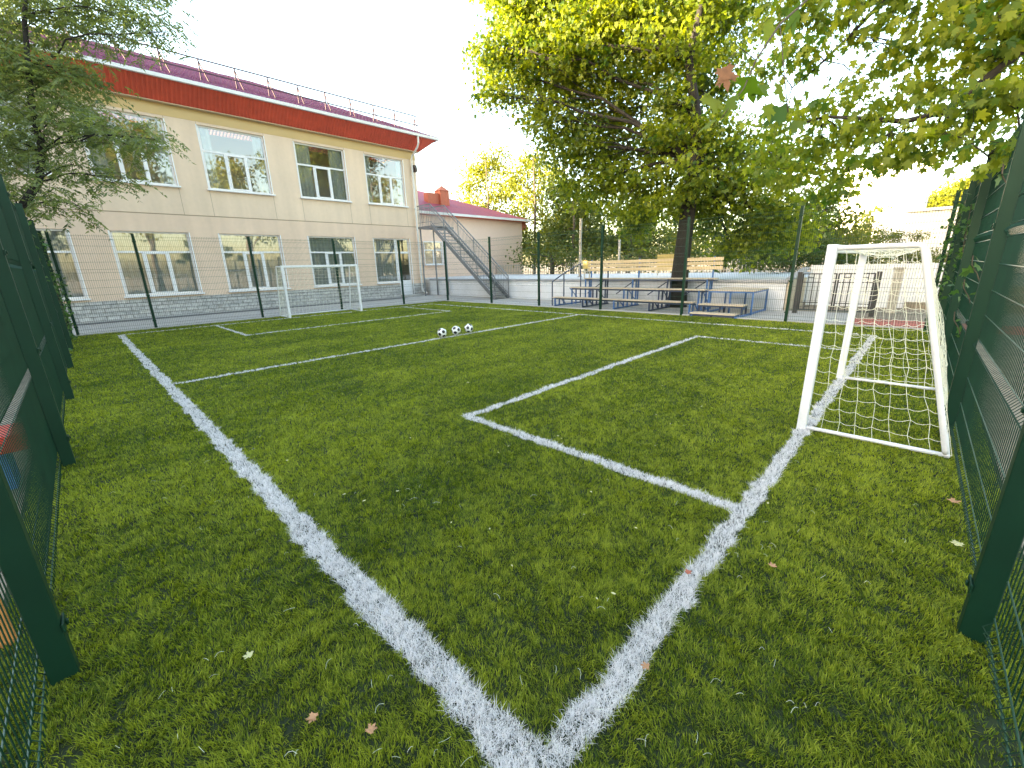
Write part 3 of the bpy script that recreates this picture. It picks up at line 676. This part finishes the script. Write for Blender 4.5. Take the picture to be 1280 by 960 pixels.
def lobes_points(lobes, per, cl_r, leaf_n):
    """cluster centres biased to the outer shell of each lobe, then leaves round each centre"""
    cents = []
    for (c, r) in lobes:
        r = np.array(r if hasattr(r, '__len__') else (r, r, r*.8)); n = max(2, int(per*np.prod(r)**(2/3)))
        d = rng.normal(0, 1, (n, 3)); d /= np.linalg.norm(d, axis=1, keepdims=True)
        rad = rng.random(n)**.45; cents.append(np.array(c)+d*rad[:,None]*r)
    Cn = np.concatenate(cents); k = leaf_n
    P = np.repeat(Cn, k, 0) + rng.normal(0, 1, (len(Cn)*k, 3))*np.array([cl_r, cl_r, cl_r*.55])
    ct = np.repeat(rng.normal(0, .22, len(Cn)), k)
    return Cn, P, ct
def limb(mb, a, b, r0, r1, n=6, wig=.12, sides=7, arch=0.0):
    a = Vector(a); b = Vector(b); L = (b-a).length; pts = []
    for i in range(n+1):
        t = i/n; p = a.lerp(b, t)
        if 0 < i < n: p += Vector((random.gauss(0, 1), random.gauss(0, 1), random.gauss(0, .6)))*wig*L*.12*1.2
        p.z += arch*L*math.sin(math.pi*t); pts.append(p)
    mb.tube(pts, [r0+(r1-r0)*i/n for i in range(n+1)], sides); return pts
def tree(name, base, label, cat, trunk, lobes, leaf, lsize, shape, lm, bark, per=4.5, cl_r=.38, leaf_n=16, droop=.45, group=None, sub=1.0, tintb=.4, minr=.012, zmin=0, boughs=None, lk=.45):
    root = thing(name, base, label, cat, group)
    t = MB(); tp = [Vector(p[:3]) for p in trunk]; t.tube(tp, [p[3] for p in trunk], 10); t.build('trunk', bark, root, smooth=True)
    b = MB(); Cn, P, ct = lobes_points(lobes, per, cl_r, leaf_n)
    bps = []
    for bp in (boughs or []):
        b.tube([q[:3] for q in bp], [q[3] for q in bp], 8); bps += [(Vector(q[:3]), q[3]) for q in bp]
    for (c, r) in lobes:                                      # a limb from the trunk into each lobe, twigs to its clusters
        c = Vector(c); rr_ = max(r) if hasattr(r, '__len__') else r
        j = min([i for i in range(len(tp)) if tp[i].z >= zmin] or [len(tp)-1], key=lambda i: (tp[i]-c).length + abs(tp[i].z-(c.z-.5*(tp[i]-c).length))*.7); s = tp[j]; r0 = max(minr*2, trunk[j][3]*lk)
        if bps:
            s, r1 = min(bps, key=lambda q: (q[0]-c).length); r0 = max(minr*2, r1*.4)
        pts = limb(b, s, c, r0, max(minr, r0*.3), arch=.06)
        near = [q for q in Cn if (Vector(q)-c).length < rr_*1.1]; random.shuffle(near)
        for q in near[:int(9*sub)]: limb(b, random.choice(pts[2:]), Vector(q), max(minr, r0*.25), minr*.5, 4, sides=5)
    b.build('limbs', bark, root, smooth=True)
    n = len(P); tint = np.clip(tintb+ct+rng.normal(0, .15, n), 0, 1)
    leaf_object('crown', [leaf_arrays(P, lsize, shape, droop)], lm, root, [tint]); return root

# big plane tree behind the bleachers
B = []
for (u, v, d, r) in [(660, 40, 17, 1.9), (730, 10, 16, 2.3), (640, 95, 17, 1.3), (700, 95, 17.5, 1.9), (770, 70, 16, 2.1), (760, 140, 17.5, 1.8), (720, 190, 17, 1.45), (735, 235, 17, 1.2),
                     (790, 235, 16, 1.5), (830, 180, 18, 1.6), (840, 40, 18, 2.4), (880, 110, 17, 1.9), (860, 230, 15, 1.4), (905, 190, 15.5, 1.5), (930, 240, 15.5, 1.6), (880, 262, 16.5, 1.2),
                     (960, 280, 16, 1.4), (915, 310, 16.5, .9), (990, 285, 17, 1.3), (800, 278, 18, 1.0), (650, -40, 17.5, 2.2), (740, -80, 17, 2.6), (830, -60, 16, 2.6), (900, 20, 17, 2.0), (900, -60, 18, 2.6), (820, -160, 17, 3.0), (720, -170, 17, 2.6), (960, 200, 17, 1.4), (610, 60, 16.5, .8), (624, 118, 16.5, .75), (760, 190, 18, 1.2), (855, 70, 14.6, 1.1), (872, 10, 14.6, 1.2), (845, 130, 14.8, .9), (870, -50, 14.6, 1.3), (838, 165, 14.8, .8), (880, 165, 14.6, .7), (690, 150, 16.5, 1.1), (790, 20, 15.2, 1.5), (705, 60, 15.6, 1.3), (655, 0, 16, 1.3)]:
    B.append((at(u, v, d), r))
tree('plane_tree', (15.8, 6.25, 0), 'big plane tree with dark trunk rising behind the bleachers', 'tree',
     [(15.82, 6.28, -.05, .40), (15.8, 6.25, .6, .34), (15.75, 6.2, 1.6, .31), (15.7, 6.1, 3.2, .27), (15.75, 6.0, 5.2, .24), (15.95, 6.2, 6.8, .19), (15.75, 6.5, 8.4, .14), (16.1, 6.3, 10.5, .09), (15.9, 6.5, 13, .05)],
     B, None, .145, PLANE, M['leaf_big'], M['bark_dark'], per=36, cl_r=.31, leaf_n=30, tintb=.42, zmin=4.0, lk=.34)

# overhanging plane tree outside the right fence (trunk out of frame, boughs in frame)
O = []
for (u, v, d, r) in [(1260, 40, 5.2, .62), (1215, 15, 5.6, .7), (1130, 10, 6.2, .65), (1060, -5, 6.6, .65), (985, 10, 7.0, .6), (1270, 110, 4.8, .5), (1225, 130, 5.0, .45), (1180, 165, 5.2, .42), (1130, 165, 5.6, .45),
                     (1085, 150, 6.0, .42), (1035, 130, 6.4, .42), (1010, 60, 6.8, .42), (975, 90, 7.2, .4), (1090, 195, 5.6, .3), (1020, 180, 6.6, .4), (1265, 175, 4.5, .32), (1240, 205, 4.9, .22), (1160, 70, 6.3, .36), (1290, 0, 5, .8), (1200, -60, 5.5, .9), (1050, -80, 6.5, .9),
                     (1150, 120, 6.0, .4), (1200, 85, 5.8, .4), (1250, 75, 5.4, .35), (1110, 60, 6.4, .35), (1210, 185, 5.4, .25), (1160, 195, 5.8, .25), (1120, 200, 6.2, .28), (1060, 215, 7.0, .35), (1075, 95, 6.6, .3), (1050, 165, 6.6, .35), (980, 150, 7.6, .5), (1000, 215, 8.2, .6), (960, 190, 8.5, .5), (1040, 235, 9, .5)]:
    O.append((at(u, v, d), (r*1.15, r*1.15, r*.5)))
ot = [(8.6, -3.4, -.05, .34), (8.5, -3.4, 1.5, .28), (8.3, -3.2, 3.2, .24), (8.1, -3.0, 4.6, .20), (8.2, -3.4, 7, .16), (8.4, -3.6, 10, .12)]
A3 = lambda u, v, d, r: (*at(u, v, d), r)
BG = [[(8.1, -3.0, 4.6, .14), A3(1330, 70, 5.6, .075), A3(1280, 62, 5.2, .055), A3(1215, 112, 5.4, .045), A3(1180, 140, 5.5, .04), A3(1130, 152, 5.7, .035), A3(1085, 148, 6.0, .028), A3(1030, 146, 6.4, .02), A3(985, 160, 7, .012)],
      [(8.2, -3.4, 6.0, .12), A3(1300, -70, 6.5, .07), A3(1190, -60, 6.6, .05), A3(1105, 0, 6.6, .032), A3(1062, 45, 6.7, .025), A3(1030, 76, 6.8, .018), A3(990, 110, 7.2, .01)],
      [(8.1, -3.0, 4.6, .10), A3(1340, 150, 5.2, .05), A3(1275, 172, 4.8, .03), A3(1235, 195, 4.9, .018)],
      [(8.2, -3.4, 6.0, .10), A3(1270, -140, 6.5, .06), A3(1120, -120, 6.8, .045), A3(1010, -80, 7.0, .03), A3(985, 20, 7.1, .015)],
      [A3(1085, 148, 6.0, .022), A3(1060, 190, 7, .02), A3(1020, 210, 8.2, .015), A3(980, 200, 8.6, .01)]]
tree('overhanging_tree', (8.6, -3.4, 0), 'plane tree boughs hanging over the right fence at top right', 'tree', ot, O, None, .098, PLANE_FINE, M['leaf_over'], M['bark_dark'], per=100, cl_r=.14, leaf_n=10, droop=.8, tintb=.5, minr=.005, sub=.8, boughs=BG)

# near twig with a hanging brown leaf
tw = thing('hanging_twig', tuple(at(960, 20, 2.6)), 'thin twig of plane leaves dangling close at upper right', 'branch')
t = MB(); tp = [at(u, v, d) for (u, v, d) in [(1110, -60, 3.0), (1020, -10, 2.7), (975, 30, 2.55), (945, 75, 2.4), (930, 110, 2.35), (900, 150, 2.3)]]; t.tube(tp, [.008, .007, .006, .005, .004, .002], 6)
t.tube([at(945, 75, 2.4), at(925, 60, 2.35), at(905, 80, 2.3)], .0025, 5); t.tube([at(975, 30, 2.55), at(980, 90, 2.5), at(985, 140, 2.5)], .003, 5); t.build('stem', M['bark'], tw, smooth=True)
Pt = np.array([at(u, v, d) for (u, v, d) in [(935, 95, 2.35), (915, 120, 2.3), (900, 100, 2.32), (955, 105, 2.4), (960, 130, 2.45), (985, 140, 2.5), (975, 105, 2.5), (940, 140, 2.4), (890, 150, 2.35), (930, 60, 2.45), (960, 25, 2.6), (995, 5, 2.6), (1030, 0, 2.7), (980, 60, 2.6), (1000, 150, 2.6), (880, 118, 2.35)]])
leaf_object('leaves', [leaf_arrays(Pt, .12, PLANE_FINE, .7)], M['leaf_over'], tw, [np.clip(rng.normal(.4, .25, len(Pt)), 0, 1)])
Pb = np.array([at(904, 84, 2.3)]); leaf_object('brown_leaf', [leaf_arrays(Pb, .095, PLANE_FINE, 1.3)], M['dryleaf_dark'], tw, [np.zeros(1)])

# feathery tree beyond the left fence
F = []
for (u, v, d, r) in [(40, 30, 10.5, 1.3), (110, 20, 10.5, 1.1), (170, 25, 10.2, .7), (205, 40, 10.2, .4), (30, 100, 10, 1.3), (95, 95, 10.5, .9), (60, 150, 10, 1.0), (120, 155, 10, .75), (165, 172, 9.8, .55), (195, 175, 9.8, .35), (25, 190, 10, .8), (90, 205, 10, .7),
                     (60, 245, 9.8, .55), (100, 258, 9.8, .35), (-40, 60, 10, 1.6), (-60, 160, 10, 1.5), (-20, -60, 10.5, 2.0), (80, -70, 10.5, 1.8), (160, -40, 10.5, 1.1), (150, 225, 9.8, .4), (-50, 250, 10, 1.0), (15, 240, 10, .6)]:
    F.append((at(u, v, d), (r, r, r*.62)))
fb = at(15, 300, 10); ftr = [(fb[0]-.3, fb[1], -.05, .17), (fb[0]-.15, fb[1], 1.8, .13)] + [(*at(u, v, 10), r) for (u, v, r) in [(25, 262, .085), (48, 228, .08), (53, 190, .07), (40, 135, .065), (35, 80, .055), (30, 20, .045), (40, -60, .03)]]
def feather_tree():
    root = thing('feathery_tree', (ftr[0][0], ftr[0][1], 0), 'slender tree with feathery green leaves beyond the left fence', 'tree')
    t = MB(); t.tube([p[:3] for p in ftr], [p[3] for p in ftr], 9); t.build('trunk', M['bark_dark'], root, smooth=True)
    b = MB(); tp = [Vector(p[:3]) for p in ftr]; Cn, _, _ = lobes_points(F, 95, .2, 1)
    for (c, r) in F:
        c = Vector(c); s = min(tp[2:], key=lambda p: (p-c).length+abs(p.z-c.z+.4)); pts = limb(b, s, c, .024, .008, arch=.08, sides=5)
        near = [q for q in Cn if (Vector(q)-c).length < max(r)*1.05]; random.shuffle(near)
        for q in near[:7]: limb(b, random.choice(pts[2:]), Vector(q), .006, .004, 4, sides=4)
    b.build('limbs', M['bark_dark'], root, smooth=True)
    # pinnate fronds
    k = 3; fr = np.repeat(Cn, k, 0)+rng.normal(0, .16, (len(Cn)*k, 3)); n = len(fr)
    az = rng.random(n)*2*math.pi; ti = rng.normal(-.25, .3, n); L = rng.uniform(.28, .46, n)
    ax = np.column_stack([np.cos(az)*np.cos(ti), np.sin(az)*np.cos(ti), np.sin(ti)])
    sd = np.cross(ax, np.array([0, 0, 1.])); sd /= np.linalg.norm(sd, axis=1, keepdims=True)
    PP = []; AX = []; pairs = 7
    for i in range(pairs):
        t_ = (i+1)/pairs; pt = fr+ax*(L*t_)[:,None]; pt[:,2] -= .16*L*t_**2*2
        for s in (-1, 1):
            a2 = sd*s*.8+ax*.55+np.array([0, 0, -.25])+rng.normal(0, .12, (n, 3)); a2 /= np.linalg.norm(a2, axis=1, keepdims=True); PP.append(pt); AX.append(a2)
    PP = np.concatenate(PP); AX = np.concatenate(AX); tt = np.tile(np.clip(rng.normal(.45, .28, n), 0, 1), pairs*2)
    leaf_object('crown', [leaf_arrays(PP, .10, LANCE, 0, AX)], M['leaf_feather'], root, [tt])
feather_tree()

# background trees
def bgtree(base_uv, d, lobes, label, lm=M['leaf_yellow'], lsize=.26, per=26, name='broadleaf_tree', trunk_r=.14, bark=M['bark'], leaf_n=14, cl=.5, tintb=.5):
    L_ = [(at(u, v, dd), r) for (u, v, dd, r) in lobes]
    b = at(base_uv[0], base_uv[1], d); zt = max(c[2] for c, r in L_)
    tr = [(b[0], b[1], -.05, trunk_r*1.4), (b[0], b[1], 2.2, trunk_r), (b[0]+.1, b[1]-.1, zt*.6, trunk_r*.7), (b[0], b[1], zt*.95, trunk_r*.3)]
    return tree(name, (b[0], b[1], 0), label, 'tree', tr, L_, None, lsize, DIAM, lm, bark, per=per, cl_r=cl, leaf_n=leaf_n, droop=.4, group='trees behind the terrace', sub=.5, tintb=tintb)
bgtree((612, 330), 46, [(600, 215, 46, 2.0), (620, 200, 46, 1.8), (585, 240, 46, 1.4), (625, 240, 46, 2.0), (600, 265, 46, 2.0), (640, 270, 46, 2.0)], 'bright yellow tree rising behind the crimson annex roof', tintb=.65)
bgtree((668, 330), 42, [(665, 200, 42, 1.6), (650, 225, 42, 1.8), (685, 225, 42, 1.9), (665, 255, 42, 2.0), (690, 280, 42, 2.0), (660, 300, 42, 1.8)], 'yellow green tree just right of the annex roof corner', tintb=.55)
bgtree((715, 335), 36, [(705, 240, 36, 1.8), (725, 265, 36, 1.8), (700, 290, 36, 1.6), (745, 290, 36, 1.6), (720, 312, 36, 1.2)], 'green tree between the annex and the big plane trunk', lm=M['leaf_bush'], tintb=.45)
bgtree((785, 335), 38, [(770, 265, 38, 1.8), (800, 290, 38, 1.8), (765, 305, 38, 1.5), (825, 300, 38, 1.6), (800, 318, 38, 1.2)], 'low green tree directly left of the big plane trunk', lm=M['leaf_bush'], tintb=.6)
bgtree((905, 335), 34, [(890, 290, 34, 1.6), (920, 300, 34, 1.6), (950, 300, 34, 1.5), (900, 320, 34, 1.2), (940, 325, 34, 1.1)], 'dense green tree directly right of the big plane trunk', lm=M['leaf_bush'], tintb=.3)
bgtree((1020, 335), 27, [(1000, 255, 27, 1.5), (1030, 265, 27, 1.5), (1050, 290, 27, 1.3), (1010, 290, 27, 1.4), (985, 310, 27, 1.2), (1040, 315, 27, 1.2), (1070, 318, 27, 1.0)], 'yellow green tree above the black gate', lm=M['leaf_bush'], tintb=.65)
bgtree((1085, 330), 40, [(1085, 270, 40, 1.0), (1100, 265, 40, .9), (1080, 290, 40, 1.2), (1088, 305, 40, 1.2)], 'small olive tree at the corner of the low white building', lm=M['leaf_bush'], tintb=.6)
bgtree((1200, 330), 85, [(1170, 255, 85, 3.0), (1195, 245, 85, 4.0), (1215, 240, 85, 4.0), (1180, 262, 85, 3.5), (1235, 235, 85, 4)], 'golden sunlit trees above the low white building', tintb=.7, lsize=.42, cl=1.2, per=16)
bgtree((690, 330), 33, [(660, 318, 33, 1.3), (690, 322, 33, 1.3), (720, 325, 33, 1.2), (750, 320, 33, 1.3)], 'low bushy tree behind the left part of the picket fence', lm=M['leaf_bush'], tintb=.6, lsize=.2, per=22)
bgtree((800, 330), 33, [(780, 325, 33, 1.2), (810, 322, 33, 1.3), (840, 320, 33, 1.3), (870, 318, 33, 1.3)], 'low bushy tree behind the middle of the picket fence', lm=M['leaf_bush'], tintb=.55, lsize=.2, per=22)
bgtree((930, 330), 29, [(895, 318, 29, 1.2), (930, 322, 29, 1.2), (965, 322, 29, 1.2), (950, 300, 29, 1.2)], 'low dark bushy tree behind the right part of the picket fence', lm=M['leaf_bush'], tintb=.25, lsize=.2, per=22)
bgtree((735, 330), 40, [(700, 300, 40, 1.8), (740, 305, 40, 1.8), (780, 300, 40, 1.8), (705, 270, 40, 1.7), (680, 318, 40, 1.5)], 'lime green tree filling the gap left of the pale pole', tintb=.6, lsize=.22, per=26)
bgtree((745, 300), 52, [(640, 300, 52, 2.4), (690, 305, 52, 2.4), (740, 300, 52, 2.6), (790, 300, 52, 2.6), (850, 300, 52, 2.6), (720, 270, 52, 2.4), (810, 260, 52, 2.4), (860, 265, 52, 2.4)], 'broad yellow green tree farthest back behind the terrace', tintb=.5, lsize=.36, per=24)
# bushes
def bush(lobes, base, label, lm=M['leaf_bush'], per=90, ls=.13, tintb=.5, cl=.16):
    L_ = [(at(u, v, d), r) for (u, v, d, r) in lobes]; b = at(*base); tr = [(b[0], b[1], -.05, .05), (b[0], b[1], .6, .04), (b[0], b[1], max(.8, b[2]), .02)]
    return tree('bush', (b[0], b[1], 0), label, 'bush', tr, L_, None, ls, OVAL, lm, M['bark'], per=per, cl_r=cl*1.2, leaf_n=16, droop=.2, sub=.6, tintb=tintb, group='bushes beyond the black gate')
bush([(985, 325, 23, .9), (1010, 322, 22, .8), (1040, 325, 22, .8), (1065, 330, 21, .6)], (1020, 330, 22), 'dark green bush along the top of the gate wall', tintb=.15)
bush([(1120, 318, 27, .8), (1125, 295, 27, .5), (1140, 318, 27, .8), (1148, 295, 27, .45), (1160, 322, 26, .7), (1110, 335, 26, .6)], (1135, 335, 27), 'spiky yellow green shrub in front of the low white building', tintb=.8)
bush([(1165, 345, 24, .8), (1140, 350, 24, .7), (1180, 330, 24, .8), (1115, 352, 24, .6), (1175, 372, 22, .6)], (1160, 350, 24), 'pale dry bush behind the near goal net', tintb=.75)
bush([(1100, 352, 22, .5), (1085, 348, 22, .5), (1120, 365, 21, .45)], (1100, 360, 22), 'low green shrub beside the pale gate post', tintb=.4)
bush([(945, 322, 21, .8), (965, 318, 21, .9), (985, 312, 22, .9), (1005, 305, 23, .9), (1025, 308, 23, .9)], (980, 330, 22), 'tall green bush over the beige end wall left of the gate', tintb=.35)
bush([(1045, 308, 24, .9), (1065, 300, 25, .9), (1080, 315, 24, .9), (1060, 326, 22, .7), (1095, 325, 24, .8)], (1065, 330, 24), 'yellow green bush above the right half of the black gate', tintb=.75)
bush([(1100, 300, 31, .9), (1085, 285, 32, .9), (1110, 318, 30, .8)], (1095, 330, 31), 'olive bush at the near corner of the low white building', tintb=.6)
pp_ = thing('concrete_post', (17.0, -.05, 0), 'pale concrete post at the right of the black gate', 'post')
MB().box((16.9, -.17, -.02), (17.1, .05, 1.32)).box((16.87, -.20, 1.32), (17.13, .08, 1.38)).build('shaft', M['picket'], pp_)
for i, (x, z) in enumerate(((18.5, .22), (19.3, .45), (20.1, .68))):
    structure('earth_bank' if i == 0 else 'earth_bank', MB().box((x, -12, -.1), (x+14, -.3-.0*i, z)), M['ground'])

# picket railing at the back of the terrace, pale poles, yellow boards
pk = thing('picket_fence', (27, 16, 1), 'pale picket fence along the back of the terrace', 'fence')
q = MB(); 
for i in range(130): q.box((26.8, 4+i*.2, .98), (26.84, 4.04+i*.2, 1.85))
q.build('pickets', M['picket'], pk); MB().box((26.85, 3.9, 1.15), (26.9, 30.1, 1.20)).box((26.85, 3.9, 1.70), (26.9, 30.1, 1.75)).build('rails', M['picket'], pk)
for (u, d, top, lab) in ((725, 24, 275, 'tall pale pole left of the bleacher backrest'), (773, 30, 300, 'short pale pole behind the bleacher backrest')):
    a = at(u, 340, d); b_ = at(u, top, d); pr = thing('pale_pole', (a[0], a[1], 1), lab, 'pole', 'pale poles on the terrace'); MB().tube([(a[0], a[1], .98), (a[0], a[1], b_[2])], .075, 10).build('shaft', M['picket'], pr, smooth=True); MB().box((a[0]-.1, a[1]-.1, .98), (a[0]+.1, a[1]+.1, 1.06)).build('foot', M['cap'], pr)
for (u, v, d, wd, hh, lab) in ((733, 331, 22, .42, .40, 'small yellow board at the left end of the backrest'), (832, 328, 23, 1.0, .85, 'yellow playground panel left of the big trunk')):
    a = at(u, v, d); yb2 = thing('yellow_board', (a[0], a[1], 1), lab, 'board', 'yellow boards on the terrace'); MB().box((a[0], a[1]-wd/2, a[2]-hh/2), (a[0]+.04, a[1]+wd/2, a[2]+hh/2)).build('panel', M['yellow'], yb2)
    MB().bar((a[0]+.07, a[1]-wd/2+.05, .98), (a[0]+.07, a[1]-wd/2+.05, a[2]+hh/2), .05).build('leg', M['picket'], yb2); MB().bar((a[0]+.07, a[1]+wd/2-.05, .98), (a[0]+.07, a[1]+wd/2-.05, a[2]+hh/2), .05).build('leg', M['picket'], yb2)

# far white buildings on the right
ab = thing('apartment_block', (84, 5, 0), 'pale apartment block glaring in sunlight at upper right', 'building')
MB().box((80, 1.4, 0), (92, 10.5, 13.6)).build('wall', M['sunwall'], ab); MB().box((79.7, 1.1, 13.6), (92.3, 10.8, 14.0)).build('roof', M['cap'], ab)
for z in (6.2, 9.2, 11.9):
    for y in (2.4, 4.6, 6.0):
        wo = MB().box((79.96, y, z), (80.02, y+.55, z+.9)).build('window', M['windark'], ab)
lb = thing('white_outbuilding', (46, 0, 0), 'long low white building behind the spiky shrub', 'building')
MB().box((45, -6, 0), (52, 3.2, 4.85)).build('wall', M['sunwall'], lb); MB().box((44.8, -6.2, 4.85), (52.2, 3.4, 5.05)).build('roof', M['sunwall'], lb)

# climbing vines on the fences
def vine(pts, label, n, ls=.075, spread=.07, name='climbing_vine'):
    root = thing(name, tuple(pts[0]), label, 'vine', 'vines climbing the mesh fences'); t = MB(); t.tube(pts, .006, 5); t.build('stem', M['bark'], root)
    A = np.array([np.array(p) for p in pts]); idx = rng.random(n)*(len(A)-1.001); i = idx.astype(int); f = (idx-i)[:,None]
    P_ = A[i]*(1-f)+A[i+1]*f+rng.normal(0, spread, (n, 3))
    leaf_object('leaves', [leaf_arrays(P_, ls, PLANE, .5)], M['leaf_vine'], root, [np.clip(rng.normal(.4, .3, n), 0, 1)]); return root
LX = lambda y: -1.2+.1*(y-1.75)/16
vine([(LX(12)-.08, 12.0, 0), (LX(12)-.1, 12.2, 1.0), (LX(12)-.06, 12.0, 2.0), (LX(12)-.05, 12.4, 3.0)], 'vine climbing the left fence near its middle posts', 170)
vine([(LX(15), 15.8, 0), (LX(15)+.05, 16, 1.1), (LX(15), 15.7, 2.0), (LX(15), 16.2, 2.9)], 'vine on the left fence close to the far corner', 200)
vine([(LX(17), 17.3, 0), (LX(17)+.08, 17.4, .9), (LX(17)+.1, 17.3, 1.8)], 'vine at the far end of the left fence', 160)
RY = lambda x: -1.19+.18*(x-1.8)/11.3
vine([(12.4, RY(12.4), 0), (12.5, RY(12.4)+.06, 1.2), (12.6, RY(12.4)+.05, 2.2), (12.4, RY(12.4), 2.8)], 'leafy vine at the far end of the right fence', 240)
vine([(9.5, RY(9.5)-.08, 1.0), (9.4, RY(9.5), 1.9), (9.6, RY(9.5)+.02, 2.5)], 'vine on the right fence behind the goal', 70)
for (x, z, lab, n) in ((6.3, 1.62, 'small bright vine sprig poking through the right fence, uppermost', 9), (6.6, 1.35, 'single vine shoot poking through the right fence, middle one', 4), (6.8, .95, 'low vine sprig poking through the right fence', 5), (5.6, 2.45, 'vine sprig high on the right fence', 6)):
    vine([(x, RY(x)-.10, z-.3), (x, RY(x)-.02, z-.1), (x-.03, RY(x)+.04, z), (x-.02, RY(x)+.05, z+.1)], lab, n, .09, .035, 'vine_sprig')

# things beyond the left fence
rb = thing('red_bench', (-2.0, 4.8, 0), 'red bench on blue legs seen through the left fence', 'bench')
MB().box((-2.7, 4.60, .33), (-1.34, 4.645, .48)).build('front_board', M['red'], rb, bevel=.006)
MB().box((-2.7, 4.65, .44), (-1.34, 5.05, .48)).build('seat', M['red'], rb, bevel=.006)
for x in (-2.45, -1.55): MB().box((x-.05, 4.66, -.01), (x+.05, 5.0, .44)).build('leg', M['blue'], rb)
ob_ = thing('timber_board', (-1.6, 2.22, 0), 'orange brown timber board standing low outside the left fence', 'board')
MB().box((-1.85, 2.2, -.01), (-1.37, 2.23, .42)).build('plank', M['orange'], ob_); MB().box((-1.8, 2.17, -.01), (-1.74, 2.2, .40)).build('batten', M['orange'], ob_)

# fallen leaves on the turf
def ground_at(u, v, z=.05):
    dd = RM.T @ np.array([(u-640)/FPX, (v-480)/FPX, 1.]); return CAM+dd*((z-CAM[2])/dd[2])
def fallen(u, v, size, m, label, group, shape=PLANE_FINE, name='fallen_leaf', z=.048):
    p = ground_at(u, v, z); k = len(shape); a = random.uniform(0, 6.28); mb = MB(); c, s_ = math.cos(a), math.sin(a)
    top = []; 
    for (x, y) in shape:
        x0, y0 = (x-.5)*size, y*size; top.append((p[0]+x0*c-y0*s_, p[1]+x0*s_+y0*c, z+size*(.25*abs(y)+.18*(x-.5)**2*2+random.uniform(0, .07))))
    bot = [(x, y, z_-.0012) for (x, y, z_) in top]
    mb.add(top+bot, [tuple(range(k)), tuple(range(2*k-1, k-1, -1))]+[(i, (i+1) % k+0, (i+1) % k+k, i+k) for i in range(k)])
    o = mb.build(name, m); return tag(o, label, 'leaf', group)
G1 = 'dry maple shaped leaves on the turf'
for (u, v, s_, m, lab) in [(390, 899, .05, 'dryleaf', 'tan dry leaf left of the near white line, leftmost of two'), (465, 911, .05, 'dryleaf', 'tan curled leaf left of the near white line, right one of two'),
                           (806, 833, .045, 'dryleaf', 'tan leaf lying on the near end of the goal line'), (860, 716, .045, 'dryleaf_red', 'reddish leaf on the goal line below the penalty corner'),
                           (1193, 628, .085, 'dryleaf', 'large tan leaf against the foot of the right fence'), (1196, 681, .07, 'paleleaf', 'pale leaf at the foot of the right fence'), (966, 707, .05, 'dryleaf', 'small brown leaf right of the goal line'), (310, 820, .05, 'paleleaf', 'pale star shaped leaf left of the touchline')]:
    fallen(u, v, s_*.8, M[m], lab, G1)
random.seed(21)
SC = 'small pale leaf scraps on the turf'
spots = [(497, 614), (456, 626), (564, 653), (612, 661), (739, 615), (430, 618), (455, 626), (730, 643), (795, 660), (838, 530), (877, 508), (819, 557), (702, 548), (746, 748), (767, 742), (640, 707)]
for i in range(26): spots.append((random.uniform(200, 1050), 400+abs(random.gauss(0, 90))))
for (u, v) in spots:
    p = ground_at(u, v)
    if not (-.9 < p[0] < 12.9 and -.9 < p[1] < 17.7): continue
    fallen(u, v, random.uniform(.016, .032)*(1 if p[1] < 4 else 1.7), M['paleleaf'], 'small pale leaf scrap lying on the green turf', SC, OVAL, 'leaf_scrap')

# trees behind the photographer's right (seen mirrored in the school windows)
for (x, y, h, lab) in ((6, -10, 16, 'tall yellow tree behind the right fence near the pitch corner'), (14.5, -8.5, 15, 'tall yellow tree outside the right fence, nearest to the goal'), (22, -10, 16, 'tall yellow tree outside the right fence, middle one'), (31, -9, 15, 'tall yellow tree outside the right fence, farthest one')):
    L_ = [((x+random.uniform(-3, 3), y+random.uniform(-2.5, 2.5), h*random.uniform(.42, .95)), random.uniform(1.6, 2.5)) for _ in range(15)]
    tree('broadleaf_tree', (x, y, 0), lab, 'tree', [(x, y, -.05, .35), (x, y, 4, .26), (x+.2, y, 9, .18), (x, y, h*.95, .06)], L_, None, .30, DIAM, M['leaf_yellow'], M['bark'], per=14, cl_r=.5, leaf_n=14, sub=.5, group='trees outside the right fence', tintb=.5)

# ------------------------------------------------------------------ light
EL, AZ = R(10), R(-68)
wd = bpy.data.worlds.new('World'); S.world = wd; wd.use_nodes = True
nt = wd.node_tree; sk = nt.nodes.new('ShaderNodeTexSky'); sk.sky_type = 'NISHITA'; sk.sun_disc = False
sk.sun_elevation = EL; sk.sun_rotation = AZ; sk.air_density = 1.0; sk.dust_density = 2.2; sk.ozone_density = 1.0
bg = nt.nodes['Background']; bg.inputs[1].default_value = .15; nt.links.new(sk.outputs[0], bg.inputs[0])
sl = bpy.data.lights.new('sun', 'SUN'); sl.energy = 5.0; sl.angle = R(.5); sl.color = (1, .86, .62)
so = bpy.data.objects.new('sun', sl); C.objects.link(so)
sd_ = Vector((math.sin(AZ)*math.cos(EL), math.cos(AZ)*math.cos(EL), math.sin(EL)))
so.rotation_euler = sd_.to_track_quat('Z', 'Y').to_euler(); so.location = (-20, 40, 30)
vs_ = S.view_settings; vs_.view_transform = 'Standard'; vs_.look = 'None'; vs_.gamma = 1; vs_.exposure = 3.38
vs_.use_white_balance = True; vs_.white_balance_temperature = 7500; vs_.white_balance_tint = 10
S.display_settings.display_device = 'sRGB'
cy = S.cycles; cy.use_denoising = True; cy.max_bounces = 8; cy.transparent_max_bounces = 12; cy.diffuse_bounces = 4; cy.sample_clamp_indirect = 1.0
